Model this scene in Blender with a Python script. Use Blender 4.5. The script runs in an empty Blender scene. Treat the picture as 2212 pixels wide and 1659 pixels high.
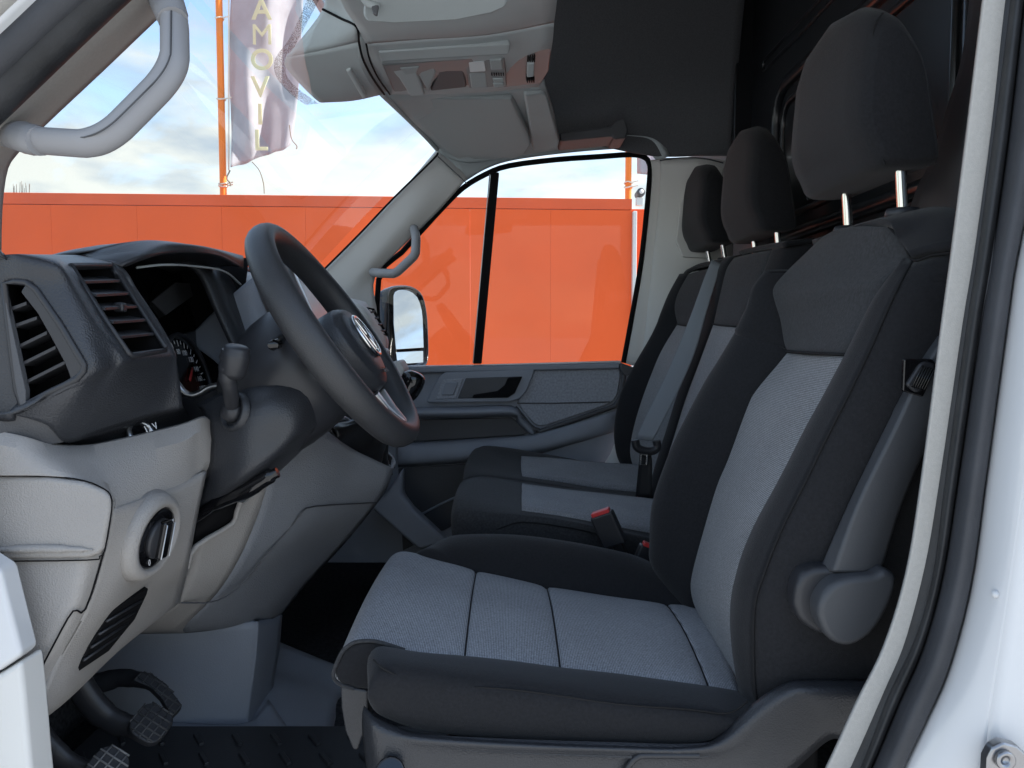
import bpy, math, random
from mathutils import Vector, Matrix
random.seed(7)
R = math.radians
scene = bpy.context.scene
# ------------------------------------------------------------------ camera, sky, sun
FOC, CU, CV, EYE, PITCH = 1671.0, 1106.0, 829.5, 1.45, R(3.6)
cam = bpy.data.cameras.new('camera'); cam.sensor_width = 36; cam.lens = FOC / 2212 * 36
cam.clip_start = .02; cam.clip_end = 3000
co = bpy.data.objects.new('camera', cam); scene.collection.objects.link(co)
co.location = (0, 0, EYE); co.rotation_euler = (R(90) - PITCH, 0, 0); scene.camera = co
scene.view_settings.view_transform = 'Standard'; scene.view_settings.look = 'None'
scene.view_settings.exposure = 1.72; scene.view_settings.gamma = 1
SUN_EL, SUN_AZ = R(38), R(3)            # azimuth counted from +X (rear of the van) towards +Y
sd = Vector((math.cos(SUN_EL) * math.cos(SUN_AZ), math.cos(SUN_EL) * math.sin(SUN_AZ), math.sin(SUN_EL)))
sl = bpy.data.lights.new('sun', 'SUN'); sl.energy = 3.6; sl.angle = R(.53); sl.color = (1, .96, .90)
so = bpy.data.objects.new('sun', sl); scene.collection.objects.link(so)
so.rotation_euler = sd.to_track_quat('Z', 'Y').to_euler()
w = bpy.data.worlds.new('World'); scene.world = w; w.use_nodes = True
nt = w.node_tree; N = nt.nodes; L = nt.links
bg = N['Background']; bg.inputs[1].default_value = .12
sky = N.new('ShaderNodeTexSky'); sky.sky_type = 'NISHITA'; sky.sun_disc = False
sky.sun_elevation = SUN_EL; sky.sun_rotation = math.atan2(sd.x, sd.y); sky.air_density = 1.1; sky.dust_density = .35; sky.ozone_density = 1.5
tc = N.new('ShaderNodeTexCoord'); mp = N.new('ShaderNodeMapping'); mp.inputs['Scale'].default_value = (2.2, 2.2, 6.5)
mp.inputs['Rotation'].default_value = (0, R(14), 0)
L.new(tc.outputs['Generated'], mp.inputs[0])
ns = N.new('ShaderNodeTexNoise'); ns.inputs['Scale'].default_value = 1.7; ns.inputs['Detail'].default_value = 9
ns.inputs['Roughness'].default_value = .6; ns.inputs['Distortion'].default_value = .7; L.new(mp.outputs[0], ns.inputs['Vector'])
cr = N.new('ShaderNodeValToRGB'); cr.color_ramp.elements[0].position = .40; cr.color_ramp.elements[1].position = .66
L.new(ns.outputs[0], cr.inputs[0])
sx = N.new('ShaderNodeSeparateXYZ'); L.new(tc.outputs['Generated'], sx.inputs[0])
mr = N.new('ShaderNodeMapRange'); mr.inputs[1].default_value = .06; mr.inputs[2].default_value = .33
mr.inputs[3].default_value = .75; mr.inputs[4].default_value = 0; L.new(sx.outputs['Z'], mr.inputs[0])
ad = N.new('ShaderNodeMath'); ad.operation = 'ADD'; ad.use_clamp = True; L.new(cr.outputs[0], ad.inputs[0]); L.new(mr.outputs[0], ad.inputs[1])
ml = N.new('ShaderNodeMath'); ml.operation = 'MULTIPLY'; ml.inputs[1].default_value = .9; L.new(ad.outputs[0], ml.inputs[0])
mx = N.new('ShaderNodeMix'); mx.data_type = 'RGBA'; L.new(ml.outputs[0], mx.inputs[0]); L.new(sky.outputs[0], mx.inputs[6])
n3 = N.new('ShaderNodeTexNoise'); n3.inputs['Scale'].default_value = 3.1; n3.inputs['Detail'].default_value = 7; L.new(mp.outputs[0], n3.inputs['Vector'])
c3 = N.new('ShaderNodeValToRGB'); c3.color_ramp.elements[0].position = .40; c3.color_ramp.elements[0].color = (1.7, 1.9, 2.1, 1)
c3.color_ramp.elements[1].position = .6; c3.color_ramp.elements[1].color = (3.1, 3.05, 2.75, 1); L.new(n3.outputs[0], c3.inputs[0]); L.new(c3.outputs[0], mx.inputs[7]); L.new(mx.outputs[2], bg.inputs[0])

# ------------------------------------------------------------------ helpers
def P(u, v, y):
    """the point of the cab seen at (u, v) in the 2212 px wide photograph and y metres across the van"""
    a, b = (u - CU) / FOC, (CV - v) / FOC
    dy = math.cos(PITCH) + b * math.sin(PITCH); dz = -math.sin(PITCH) + b * math.cos(PITCH)
    t = y / dy
    return Vector((a * t, y, EYE + dz * t))
def frame(u0, v0, k):
    def f(*pts, y=None):
        return [P(u0 + k * p[0], v0 + k * p[1], p[2] if len(p) > 2 else y) for p in pts]
    return f
M = frame(0, 0, 1); Z1 = frame(0, 0, .3334); Z2 = frame(553, 0, .3334); Z3 = frame(1106, 0, .3334); Z4 = frame(1659, 0, .3334)
Z5 = frame(0, 484, .3334); Z6 = frame(484, 484, .3334); Z7 = frame(950.5, 484, .3334); Z8 = frame(1503.5, 484, .3333)
B1 = frame(0, 1037, .375); B2 = frame(553, 1037, .375); B3 = frame(1106, 1037, .375); B4 = frame(1642, 1037, .375)
EYEP = Vector((0, 0, EYE))
ORG = {}
def org(p): return ORG.get(p.name, Vector()) if p else Vector()
def thing(name, label, cat, loc=(0, 0, 0), group=None):
    o = bpy.data.objects.new(name, None); scene.collection.objects.link(o); o.location = loc
    o['label'] = label; o['category'] = cat; o['kind'] = 'thing'
    if group: o['group'] = group
    ORG[o.name] = Vector(loc); return o
def tag(o, label, cat, group=None):
    o['label'] = label; o['category'] = cat
    if group: o['group'] = group
    return o
def mk(name, verts, faces, mat, parent=None, smooth=True, bevel=0, bseg=2, solid=0, sub=0, ang=None, recenter=False, label=None):
    og = org(parent)
    me = bpy.data.meshes.new(name); me.from_pydata([tuple(Vector(v) - og) for v in verts], [], faces); me.update()
    o = bpy.data.objects.new(name, me); scene.collection.objects.link(o)
    if isinstance(mat, (list, tuple)):
        for m in mat: me.materials.append(m)
    else: me.materials.append(mat)
    if smooth: me.polygons.foreach_set('use_smooth', [True] * len(me.polygons))
    if ang: me.set_sharp_from_angle(angle=R(ang))
    if sub:
        s = o.modifiers.new('s', 'SUBSURF'); s.levels = s.render_levels = sub
    if solid:
        s = o.modifiers.new('t', 'SOLIDIFY'); s.thickness = solid; s.offset = -1
    if bevel:
        b = o.modifiers.new('b', 'BEVEL'); b.width = bevel; b.segments = bseg; b.limit_method = 'ANGLE'; b.angle_limit = R(35)
        b.harden_normals = True
    if parent: o.parent = parent; ORG[o.name] = og
    if label: o['label'] = label
    return o
def cr1(p, k, closed=False):
    """Catmull-Rom points through p, k steps per span"""
    n = len(p)
    if k <= 1: return list(p)
    out = []
    for i in range(n if closed else n - 1):
        a = p[(i - 1) % n] if (closed or i) else p[0] * 2 - p[1]
        b, c = p[i], p[(i + 1) % n]
        d = p[(i + 2) % n] if (closed or i < n - 2) else c * 2 - b
        for j in range(k):
            t = j / k
            out.append(.5 * ((2 * b) + (c - a) * t + (2 * a - 5 * b + 4 * c - d) * t * t + (3 * b - a - 3 * c + d) * t ** 3))
    if not closed: out.append(p[-1].copy())
    return out
def up(rows, kr, kc):
    rows = [cr1(r, kc) for r in rows]
    cols = [cr1(list(c), kr) for c in zip(*rows)]
    return [list(r) for r in zip(*cols)]
def orient(verts, faces, toward=None):
    s = 0
    for f in faces:
        a, b, c = (Vector(verts[i]) for i in f[:3])
        n = (b - a).cross(c - a); m = (a + b + c) / 3
        s += n.dot(((toward or EYEP) - m).normalized())
    return [tuple(reversed(f)) for f in faces] if s < 0 else faces
def patch(name, rows, mat, parent=None, k=4, kc=None, thick=.008, holes=(), toward=None, **kw):
    kc = kc or k
    nr, nc = len(rows), len(rows[0])
    g = up(rows, k, kc); C = len(g[0])
    verts = [p for r in g for p in r]; faces = []
    for i in range(len(g) - 1):
        for j in range(C - 1):
            if (i // k, j // kc) in holes: continue
            faces.append((i * C + j, i * C + j + 1, (i + 1) * C + j + 1, (i + 1) * C + j))
    faces = orient(verts, faces, toward)
    return mk(name, verts, faces, mat, parent, solid=thick, **kw)
def slab(name, poly, mat, parent=None, thick=.006, push=0, bevel=.002, bseg=2, toward=None, smooth=True, dirv=None, **kw):
    """outline given as 3-D points, given thickness away from the viewer side"""
    n = Vector()
    for i in range(len(poly)):
        n += (poly[i]).cross(poly[(i + 1) % len(poly)])
    n.normalize(); m = sum(poly, Vector()) / len(poly)
    if n.dot((toward or EYEP) - m) < 0: n = -n
    if dirv is not None: n = -Vector(dirv).normalized()
    top = [p + n * push for p in poly]; bot = [p + n * (push - thick) for p in poly]; k = len(poly)
    faces = [tuple(range(k)), tuple(range(2 * k - 1, k - 1, -1))] + [(i, i + k, (i + 1) % k + k, (i + 1) % k) for i in range(k)]
    v = top + bot
    a, b, c = v[0], v[1], v[2]
    nn = Vector()
    for i in range(k): nn += top[i].cross(top[(i + 1) % k])
    if nn.dot(n) < 0: faces = [tuple(reversed(f)) for f in faces]
    return mk(name, v, faces, mat, parent, bevel=bevel, bseg=bseg, smooth=smooth, **kw)
def prism(name, poly, depth, mat, parent=None, bevel=.006, bseg=3, **kw):
    return slab(name, poly, mat, parent, thick=depth, bevel=bevel, bseg=bseg, dirv=(0, 1, 0), **kw)
def tubemesh(pts, r, n=10, closed=False, ell=1.0, upv=None, cap=True):
    pts = [Vector(p) for p in pts]; m = len(pts); verts = []; faces = []
    T = []
    for i in range(m):
        a = pts[(i - 1) % m] if (closed or i) else pts[0]; b = pts[(i + 1) % m] if (closed or i < m - 1) else pts[-1]
        T.append((b - a).normalized())
    nrm = Vector(upv) if upv is not None else (Vector((0, 0, 1)) if abs(T[0].z) < .9 else Vector((1, 0, 0)))
    for i in range(m):
        if upv is not None: nrm = Vector(upv)
        nrm = (nrm - T[i] * nrm.dot(T[i])).normalized(); bi = T[i].cross(nrm)
        rr = r[min(i * len(r) // m, len(r) - 1)] if isinstance(r, (list, tuple)) else r
        for j in range(n):
            a = 2 * math.pi * j / n
            verts.append(pts[i] + nrm * (rr * math.cos(a)) + bi * (rr * ell * math.sin(a)))
    for i in range(m if closed else m - 1):
        i2 = (i + 1) % m
        for j in range(n): faces.append((i * n + j, i * n + (j + 1) % n, i2 * n + (j + 1) % n, i2 * n + j))
    if cap and not closed:
        faces += [tuple(range(n - 1, -1, -1)), tuple((m - 1) * n + j for j in range(n))]
    return verts, faces
def tube(name, pts, r, mat, parent=None, k=6, n=10, closed=False, ell=1.0, upv=None, **kw):
    v, f = tubemesh(cr1([Vector(p) for p in pts], k, closed), r, n, closed, ell, upv)
    return mk(name, v, f, mat, parent, ang=60, **kw)
def loft(name, secs, mat, parent=None, ks=1, cap=True, **kw):
    """closed rings of equal length"""
    if ks > 1:
        cols = [cr1(list(c), ks) for c in zip(*secs)]; secs = [list(r) for r in zip(*cols)]
    n = len(secs[0]); v = [p for s in secs for p in s]; f = []
    for i in range(len(secs) - 1):
        for j in range(n): f.append((i * n + j, i * n + (j + 1) % n, (i + 1) * n + (j + 1) % n, (i + 1) * n + j))
    if cap: f += [tuple(range(n - 1, -1, -1)), tuple((len(secs) - 1) * n + j for j in range(n))]
    a = Vector(); m = sum(v, Vector()) / len(v); s = 0
    for q in f[:-2] if cap else f:
        p0, p1, p2 = v[q[0]], v[q[1]], v[q[2]]; s += (p1 - p0).cross(p2 - p0).dot((p0 + p2) / 2 - m)
    if s < 0: f = [tuple(reversed(q)) for q in f]
    return mk(name, v, f, mat, parent, **kw)
def recess(name, outline, off, mat, parent=None):
    """walls and floor of a pocket behind an outline"""
    k = len(outline); off = Vector(off)
    c = sum(outline, Vector()) / k
    back = [c + (p - c) * .96 + off for p in outline]
    v = outline + back; f = [(i, (i + 1) % k, (i + 1) % k + k, i + k) for i in range(k)] + [tuple(range(k, 2 * k))]
    return mk(name, v, orient(v, f), mat, parent, smooth=False, solid=.001)
def box(name, c, s, mat, parent=None, rot=None, bevel=.002, bseg=2, **kw):
    c = Vector(c); v = []
    for x in (-1, 1):
        for y in (-1, 1):
            for z in (-1, 1):
                p = Vector((x * s[0] / 2, y * s[1] / 2, z * s[2] / 2))
                if rot is not None: p = rot @ p
                v.append(c + p)
    f = [(0, 1, 3, 2), (4, 6, 7, 5), (0, 4, 5, 1), (2, 3, 7, 6), (0, 2, 6, 4), (1, 5, 7, 3)]
    return mk(name, v, f, mat, parent, bevel=bevel, bseg=bseg, **kw)
def bar(name, a, b, wv, tv, mat, parent=None, bevel=.0008, **kw):
    """flat bar from a to b; wv and tv are its width and thickness vectors"""
    v = [a, a + wv, a + wv + tv, a + tv, b, b + wv, b + wv + tv, b + tv]
    f = [(0, 3, 2, 1), (4, 5, 6, 7), (0, 1, 5, 4), (1, 2, 6, 5), (2, 3, 7, 6), (3, 0, 4, 7)]
    if (b - a).cross(wv).dot(tv) < 0: f = [tuple(reversed(q)) for q in f]
    return mk(name, v, f, mat, parent, bevel=bevel, bseg=1, **kw)
def text(name, s, c, xdir, ydir, size, mat, parent=None, ext=.0003, bold=0):
    cu = bpy.data.curves.new(name, 'FONT'); cu.body = s; cu.size = size; cu.align_x = 'CENTER'; cu.align_y = 'CENTER'; cu.extrude = ext; cu.offset = bold
    o = bpy.data.objects.new(name, cu); scene.collection.objects.link(o); cu.materials.append(mat)
    me = bpy.data.meshes.new_from_object(o); bpy.data.objects.remove(o); bpy.data.curves.remove(cu)
    o = bpy.data.objects.new(name, me); scene.collection.objects.link(o)
    X = Vector(xdir).normalized(); Y = Vector(ydir); Y = (Y - X * Y.dot(X)).normalized(); Zv = X.cross(Y)
    m = Matrix((X, Y, Zv)).transposed().to_4x4(); m.translation = Vector(c) - org(parent); o.matrix_local = m
    if parent: o.parent = parent; o.matrix_local = m; ORG[o.name] = org(parent)
    return o
def onplane(pts, c, nrm):
    """points of a flat face seen at those photograph positions"""
    o = []
    for (u, v) in pts:
        d = P(u, v, 1) - EYEP; o.append(EYEP + d * ((Vector(c) - EYEP).dot(nrm) / d.dot(nrm)))
    return o
def bend(pts, r=.25, n=4):
    """straight runs with rounded corners"""
    o = [pts[0]]
    for a, b, c in zip(pts, pts[1:], pts[2:]):
        p, q = b.lerp(a, r), b.lerp(c, r)
        for i in range(n + 1):
            t = i / n; o.append(p * (1 - t) ** 2 + b * (2 * t * (1 - t)) + q * t * t)
    o.append(pts[-1]); return o

# ------------------------------------------------------------------ materials
def mat(name, col, rough=.6, metal=0, spec=.5, coat=0, bump=None, vary=None, sheen=0):
    m = bpy.data.materials.new(name); m.use_nodes = True; t = m.node_tree; b = t.nodes['Principled BSDF']
    b.inputs['Base Color'].default_value = (*col, 1); b.inputs['Roughness'].default_value = rough; b.inputs['Metallic'].default_value = metal
    b.inputs['Specular IOR Level'].default_value = spec; b.inputs['Coat Weight'].default_value = coat
    if sheen: b.inputs['Sheen Weight'].default_value = sheen; b.inputs['Sheen Roughness'].default_value = .5
    tcn = t.nodes.new('ShaderNodeTexCoord')
    if vary:                                     # broad soft colour change plus fine speckle
        n1 = t.nodes.new('ShaderNodeTexNoise'); n1.inputs['Scale'].default_value = vary[0]; n1.inputs['Detail'].default_value = 6
        t.links.new(tcn.outputs['Object'], n1.inputs['Vector'])
        r1 = t.nodes.new('ShaderNodeMapRange'); r1.inputs[1].default_value = .3; r1.inputs[2].default_value = .7
        r1.inputs[3].default_value = 1 - vary[1]; r1.inputs[4].default_value = 1 + vary[1]; t.links.new(n1.outputs[0], r1.inputs[0])
        vm = t.nodes.new('ShaderNodeVectorMath'); vm.operation = 'SCALE'; vm.inputs[0].default_value = col; t.links.new(r1.outputs[0], vm.inputs['Scale'])
        t.links.new(vm.outputs[0], b.inputs['Base Color'])
    if bump:
        kind, sc, st = bump
        if kind == 'grain':
            n = t.nodes.new('ShaderNodeTexVoronoi'); n.inputs['Scale'].default_value = sc; h = n.outputs['Distance']
        else:
            n = t.nodes.new('ShaderNodeTexNoise'); n.inputs['Scale'].default_value = sc; n.inputs['Detail'].default_value = 4; h = n.outputs[0]
        t.links.new(tcn.outputs['Object'], n.inputs['Vector'])
        bp = t.nodes.new('ShaderNodeBump'); bp.inputs['Strength'].default_value = st; bp.inputs['Distance'].default_value = .001
        t.links.new(h, bp.inputs['Height']); t.links.new(bp.outputs[0], b.inputs['Normal'])
    return m
def weave(name, dark, light, freq, axis, mixf=.5):
    m = bpy.data.materials.new(name); m.use_nodes = True; t = m.node_tree; b = t.nodes['Principled BSDF']
    b.inputs['Roughness'].default_value = .9; b.inputs['Specular IOR Level'].default_value = .2
    b.inputs['Sheen Weight'].default_value = .15
    tcn = t.nodes.new('ShaderNodeTexCoord')
    wv = t.nodes.new('ShaderNodeTexWave'); wv.bands_direction = axis; wv.inputs['Scale'].default_value = freq; wv.inputs['Distortion'].default_value = .4
    wv.inputs['Detail Scale'].default_value = 90
    t.links.new(tcn.outputs['Object'], wv.inputs['Vector'])
    n = t.nodes.new('ShaderNodeTexNoise'); n.inputs['Scale'].default_value = 420; n.inputs['Detail'].default_value = 3; t.links.new(tcn.outputs['Object'], n.inputs['Vector'])
    n2 = t.nodes.new('ShaderNodeTexNoise'); n2.inputs['Scale'].default_value = 9; t.links.new(tcn.outputs['Object'], n2.inputs['Vector'])
    a = t.nodes.new('ShaderNodeMath'); a.operation = 'MULTIPLY_ADD'; a.inputs[1].default_value = .6; t.links.new(wv.outputs[1], a.inputs[0])
    c = t.nodes.new('ShaderNodeMath'); c.operation = 'MULTIPLY_ADD'; c.inputs[1].default_value = 1.1; c.inputs[2].default_value = -.38
    t.links.new(n.outputs[0], c.inputs[0]); t.links.new(c.outputs[0], a.inputs[2])
    d = t.nodes.new('ShaderNodeMath'); d.operation = 'MULTIPLY_ADD'; d.inputs[1].default_value = .3; d.inputs[2].default_value = -.15; t.links.new(n2.outputs[0], d.inputs[0])
    e = t.nodes.new('ShaderNodeMath'); e.operation = 'ADD'; e.use_clamp = True; t.links.new(a.outputs[0], e.inputs[0]); t.links.new(d.outputs[0], e.inputs[1])
    mxn = t.nodes.new('ShaderNodeMix'); mxn.data_type = 'RGBA'; mxn.inputs[6].default_value = (*dark, 1); mxn.inputs[7].default_value = (*light, 1)
    t.links.new(e.outputs[0], mxn.inputs[0]); t.links.new(mxn.outputs[2], b.inputs['Base Color'])
    bp = t.nodes.new('ShaderNodeBump'); bp.inputs['Strength'].default_value = .5; bp.inputs['Distance'].default_value = .0008
    t.links.new(e.outputs[0], bp.inputs['Height']); t.links.new(bp.outputs[0], b.inputs['Normal'])
    return m
def glassmat(name, tint, refl=1.0):
    m = bpy.data.materials.new(name); m.use_nodes = True; t = m.node_tree
    for n in list(t.nodes): t.nodes.remove(n)
    o = t.nodes.new('ShaderNodeOutputMaterial'); mixn = t.nodes.new('ShaderNodeMixShader'); tr = t.nodes.new('ShaderNodeBsdfTransparent'); gl = t.nodes.new('ShaderNodeBsdfGlossy')
    tr.inputs[0].default_value = (*tint, 1); gl.inputs['Roughness'].default_value = 0
    fr = t.nodes.new('ShaderNodeFresnel'); fr.inputs[0].default_value = 1.45
    t.links.new(fr.outputs[0], mixn.inputs[0]); t.links.new(tr.outputs[0], mixn.inputs[1]); t.links.new(gl.outputs[0], mixn.inputs[2]); t.links.new(mixn.outputs[0], o.inputs[0])
    return m
FAB = mat('black seat cloth', (.018, .0183, .0205), .92, spec=.15, bump=('noise', 900, .5), vary=(260, .16), sheen=.12)
FABM = mat('charcoal seat cloth', (.046, .047, .05), .92, spec=.15, bump=('noise', 700, .6), vary=(240, .25), sheen=.1)
INS = weave('striped grey seat cloth', (.10, .104, .114), (.43, .445, .475), 150, 'X')
INSB = weave('striped grey backrest cloth', (.095, .096, .10), (.41, .415, .425), 150, 'Z')
SEAM = mat('dark stitching', (.006, .006, .007), .9)
BLK = mat('grained black plastic', (.032, .034, .039), .38, spec=.5, bump=('grain', 480, .4), vary=(12, .1))
GRYS = mat('smooth dark grey plastic', (.055, .058, .064), .5, bump=('noise', 500, .15))
BLKS = mat('smooth black plastic', (.026, .027, .031), .42, bump=('noise', 600, .15))
RUBR = mat('wheel rim rubber', (.034, .035, .038), .42, bump=('grain', 700, .35))
GLOSS = mat('gloss black', (.006, .006, .007), .08, spec=.6)
DEEP = mat('matte black', (.004, .004, .005), .8, spec=.2)
GRY = mat('grained grey plastic', (.33, .312, .295), .48, spec=.45, bump=('grain', 560, .5), vary=(9, .05))
MIDG = mat('mid grey plastic and knee shade', (.225, .235, .255), .5, spec=.4, bump=('grain', 520, .7), vary=(9, .05))  # on the knee panel this cooler, darker tone is shade put into the colour
GRYD = mat('dark grey plastic', (.075, .077, .083), .55, bump=('grain', 480, .3), vary=(8, .06))
DOORP = mat('door panel plastic', (.29, .315, .36), .55, bump=('grain', 420, .3), vary=(7, .06))
DOORI = mat('door panel insert', (.36, .38, .42), .8, bump=('noise', 300, .7), vary=(160, .2))
TRIM = mat('light grey trim', (.68, .67, .64), .6, spec=.35, bump=('noise', 500, .12), vary=(5, .03))
CREAM = mat('cream woven trim', (.45, .435, .405), .8, spec=.25, bump=('noise', 800, .35), vary=(300, .05))
HAND = mat('grab handle plastic', (.29, .29, .30), .5, bump=('noise', 600, .1))
ROOFG = mat('roof console plastic', (.46, .50, .505), .75, spec=.2, bump=('noise', 500, .15), vary=(6, .05))
ROOFP = mat('console gloss panel', (.17, .185, .19), .42, spec=.45)
LINER = mat('dark headliner cloth', (.11, .112, .118), .95, spec=.1, bump=('noise', 500, .5), vary=(300, .12))
VIS = mat('visor vinyl', (.37, .405, .41), .7, bump=('noise', 700, .2))
RUB = mat('black door seal', (.018, .019, .021), .55, bump=('noise', 260, .5), vary=(30, .35))
RUB2 = mat('grey rubber lip', (.04, .042, .048), .6, bump=('noise', 300, .3), vary=(14, .2))
PAINT = mat('white van paint', (.64, .65, .66), .22, spec=.5, coat=.6, vary=(3, .02))
BULK = mat('black painted metal', (.010, .011, .013), .3, spec=.5, coat=.15, bump=('noise', 40, .08))
BULKF = mat('grey painted metal', (.07, .073, .078), .28, spec=.6, bump=('noise', 30, .15), vary=(14, .25))
CHR = mat('chrome', (.82, .82, .8), .12, metal=1)
SILV = mat('satin silver', (.5, .5, .5), .35, metal=1)
STEEL = mat('worn steel', (.35, .35, .36), .3, metal=1)
RED = mat('red button plastic', (.62, .05, .05), .35)
WHT = mat('white print', (.75, .75, .75), .6)
PRNT = mat('faint grey print', (.08, .08, .085), .6)
SCR = mat('screen glass with painted glare', (.58, .63, .65), .25, spec=.6)  # pale base colour stands in for sky reflected in the radio screen
CARP = mat('black carpet', (.05, .052, .058), 1, spec=.05, bump=('noise', 350, 1), vary=(120, .4))
MATR = mat('black rubber mat', (.03, .031, .035), .5, bump=('noise', 300, .3))
LEATH = mat('gaiter leather', (.014, .014, .015), .28, bump=('noise', 120, .4))
BELT = mat('grey belt webbing', (.2, .215, .23), .55, bump=('noise', 500, .4))
BELTD = mat('black belt webbing', (.012, .012, .014), .6, bump=('noise', 500, .4))
ORNG = mat('orange wall paint', (.80, .115, .024), .45, spec=.3, bump=('noise', 6, .08), vary=(2.3, .045))
ORNC = mat('orange cap paint', (.72, .102, .024), .5, vary=(3, .08))
POLE = mat('orange pole paint', (.85, .22, .02), .45)
ROPE = mat('white rope', (.75, .7, .6), .8)
FLAGM = mat('purple grey flag cloth', (.58, .575, .61), .9, bump=('noise', 90, .3), vary=(8, .12))
FLAGL = mat('cream flag print', (.85, .82, .62), .9)
ASPH = mat('grey asphalt', (.38, .38, .375), .95, bump=('noise', 30, .6), vary=(4, .15))
TWIG = mat('bare twigs', (.2, .17, .14), .9)
GLS = glassmat('window glass', (.93, .95, .94))
WGLS = glassmat('windscreen glass', (.92, .95, .94))
DOTS = glassmat('ceramic dot print', (.93, .95, .94)); t_ = DOTS.node_tree
vo_ = t_.nodes.new('ShaderNodeTexVoronoi'); vo_.inputs['Scale'].default_value = 760; tco_ = t_.nodes.new('ShaderNodeTexCoord'); t_.links.new(tco_.outputs['Object'], vo_.inputs['Vector'])
lt_ = t_.nodes.new('ShaderNodeMath'); lt_.operation = 'LESS_THAN'; lt_.inputs[1].default_value = .46; t_.links.new(vo_.outputs['Distance'], lt_.inputs[0])
di_ = t_.nodes.new('ShaderNodeBsdfDiffuse'); di_.inputs[0].default_value = (.05, .05, .055, 1); mx_ = t_.nodes.new('ShaderNodeMixShader')
o_ = [n for n in t_.nodes if n.type == 'OUTPUT_MATERIAL'][0]; src_ = o_.inputs[0].links[0].from_socket
t_.links.new(lt_.outputs[0], mx_.inputs[0]); t_.links.new(src_, mx_.inputs[1]); t_.links.new(di_.outputs[0], mx_.inputs[2]); t_.links.new(mx_.outputs[0], o_.inputs[0])
MIRR = mat('mirror glass', (.5, .54, .58), .01, metal=1)
# flag cloth lets some light through
for m_ in (FLAGM, FLAGL):
    t_ = m_.node_tree; b_ = t_.nodes['Principled BSDF']; tl = t_.nodes.new('ShaderNodeBsdfTranslucent'); mxs = t_.nodes.new('ShaderNodeMixShader')
    tl.inputs[0].default_value = b_.inputs['Base Color'].default_value; mxs.inputs[0].default_value = .5
    t_.links.new(b_.outputs[0], mxs.inputs[1]); t_.links.new(tl.outputs[0], mxs.inputs[2]); t_.links.new(mxs.outputs[0], t_.nodes['Material Output'].inputs[0])

# ------------------------------------------------------------------ outside: ground, wall, poles, flags
g = mk('ground', [(-400, -400, 0), (400, -400, 0), (400, 400, 0), (-400, 400, 0)], [(0, 1, 2, 3)], ASPH, smooth=False); g['kind'] = 'structure'
WD = Vector((1, .058, 0)).normalized(); WN = Vector((WD.y, -WD.x, 0)); W0 = Vector((0, 6.13, 0)); WH = P(700, 421, 6.02).z
def wall_at(u, y0=6.13):                                     # where the line of sight of column u meets the wall
    a = (u - CU) / FOC; t = y0 / (1 - a * .058); return Vector((a * t, t, 0))
wall = thing('metal_fence_wall', 'long orange sheet metal wall with vertical joints beyond the van windows', 'wall', wall_at(500))
E = wall_at(1362); pw = (wall_at(266) - wall_at(82)).length
k0 = (E - wall_at(1189)).length
edges = [0, k0 + .0] + [k0 + pw * i for i in range(1, 11)]
for a, b in zip(edges[:-1], edges[1:]):
    c = E - WD * ((a + b) / 2)
    rot = Matrix.Rotation(math.atan2(WD.y, WD.x), 3, 'Z')
    box('panel', c + Vector((0, 0, (WH - .09) / 2)) - WN * .03, (b - a - .0008, .05, WH - .09), ORNG, wall, rot, bevel=.001)
box('cap', E - WD * (edges[-1] / 2) + Vector((0, 0, WH - .043)) - WN * .028, (edges[-1], .054, .084), ORNC, wall, rot, bevel=.003)
box('corner_post', E + WD * .02 + Vector((0, 0, (WH - .1) / 2)), (.03, .06, WH - .1), TRIM, wall, rot, bevel=.004)
box('backing', E - WD * (edges[-1] / 2) + Vector((0, 0, WH / 2 - .05)) - WN * .075, (edges[-1], .02, WH - .1), ORNC, wall, rot, bevel=0)
wall2 = thing('metal_fence_wall', 'second orange wall set back behind the white corner post', 'wall', E + Vector((.5, .9, 0)))
for i in range(4):
    box('panel', E + Vector((.3 + i * .66, .9, WH / 2 + .03)), (.655, .05, WH + .06), ORNG, wall2, None, bevel=.004)
def pole(u, y, label, v0, bands, vt=-200):
    b = P(u, v0, y); t = thing('flagpole', label, 'pole', (b.x, y, 0), 'orange flagpoles along the wall')
    top = P(u, vt, y).z
    tube('shaft', [(b.x, y, 0), (b.x, y, top / 2), (b.x, y, top)], .027, POLE, t, k=1, n=14)
    for v in bands:
        z = P(u, v, y).z
        tube('rope_loop', [Vector((b.x + .034 * math.cos(a), y + .034 * math.sin(a), z + .006 * math.sin(a * 2 + v))) for a in [i * math.pi / 5 for i in range(10)]], .006, ROPE, t, k=2, n=6, closed=True)
        bar('rope_tie', Vector((b.x + .03, y - .01, z)), Vector((b.x + .085, y - .01, z + .012)), Vector((0, .008, 0)), Vector((0, 0, .008)), ROPE, t)
    return b.x, top
px, ptop = pole(482.5, 6.35, 'tall orange flagpole left of the roof console carrying the long torn flag', 415, (40, 215, 403, 398))
pole(1357, 6.6, 'orange flagpole seen in the top right corner of the passenger window', 420, (395, 405))
FY = 6.35
fl = thing('flag', 'long purple grey vertical flag with cream letters and torn lower edge', 'flag', P(560, 340, FY))
rowsF = []
for i in range(15):
    v = -150 + (i / 14) * 515
    jag = 6 if i == 14 else 0
    r = []
    fr_ = i / 14
    rt = 655 - 5 * fr_ if v < 120 else 655 - (v - 120) * .12
    vb = v
    for j in range(9):
        s = j / 8
        u = 497 + (rt - 497) * s + 3 * math.sin(fr_ * 9)
        vv = v - (s ** 1.2) * (46 * fr_ ** 3)
        r.append(P(u, vv + random.uniform(-jag, jag), FY + .07 * math.sin(s * 7 + fr_ * 4) + .05 * math.sin(s * 13 - fr_ * 7) * fr_ + .12 * s))
    rowsF.append(r)
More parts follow.
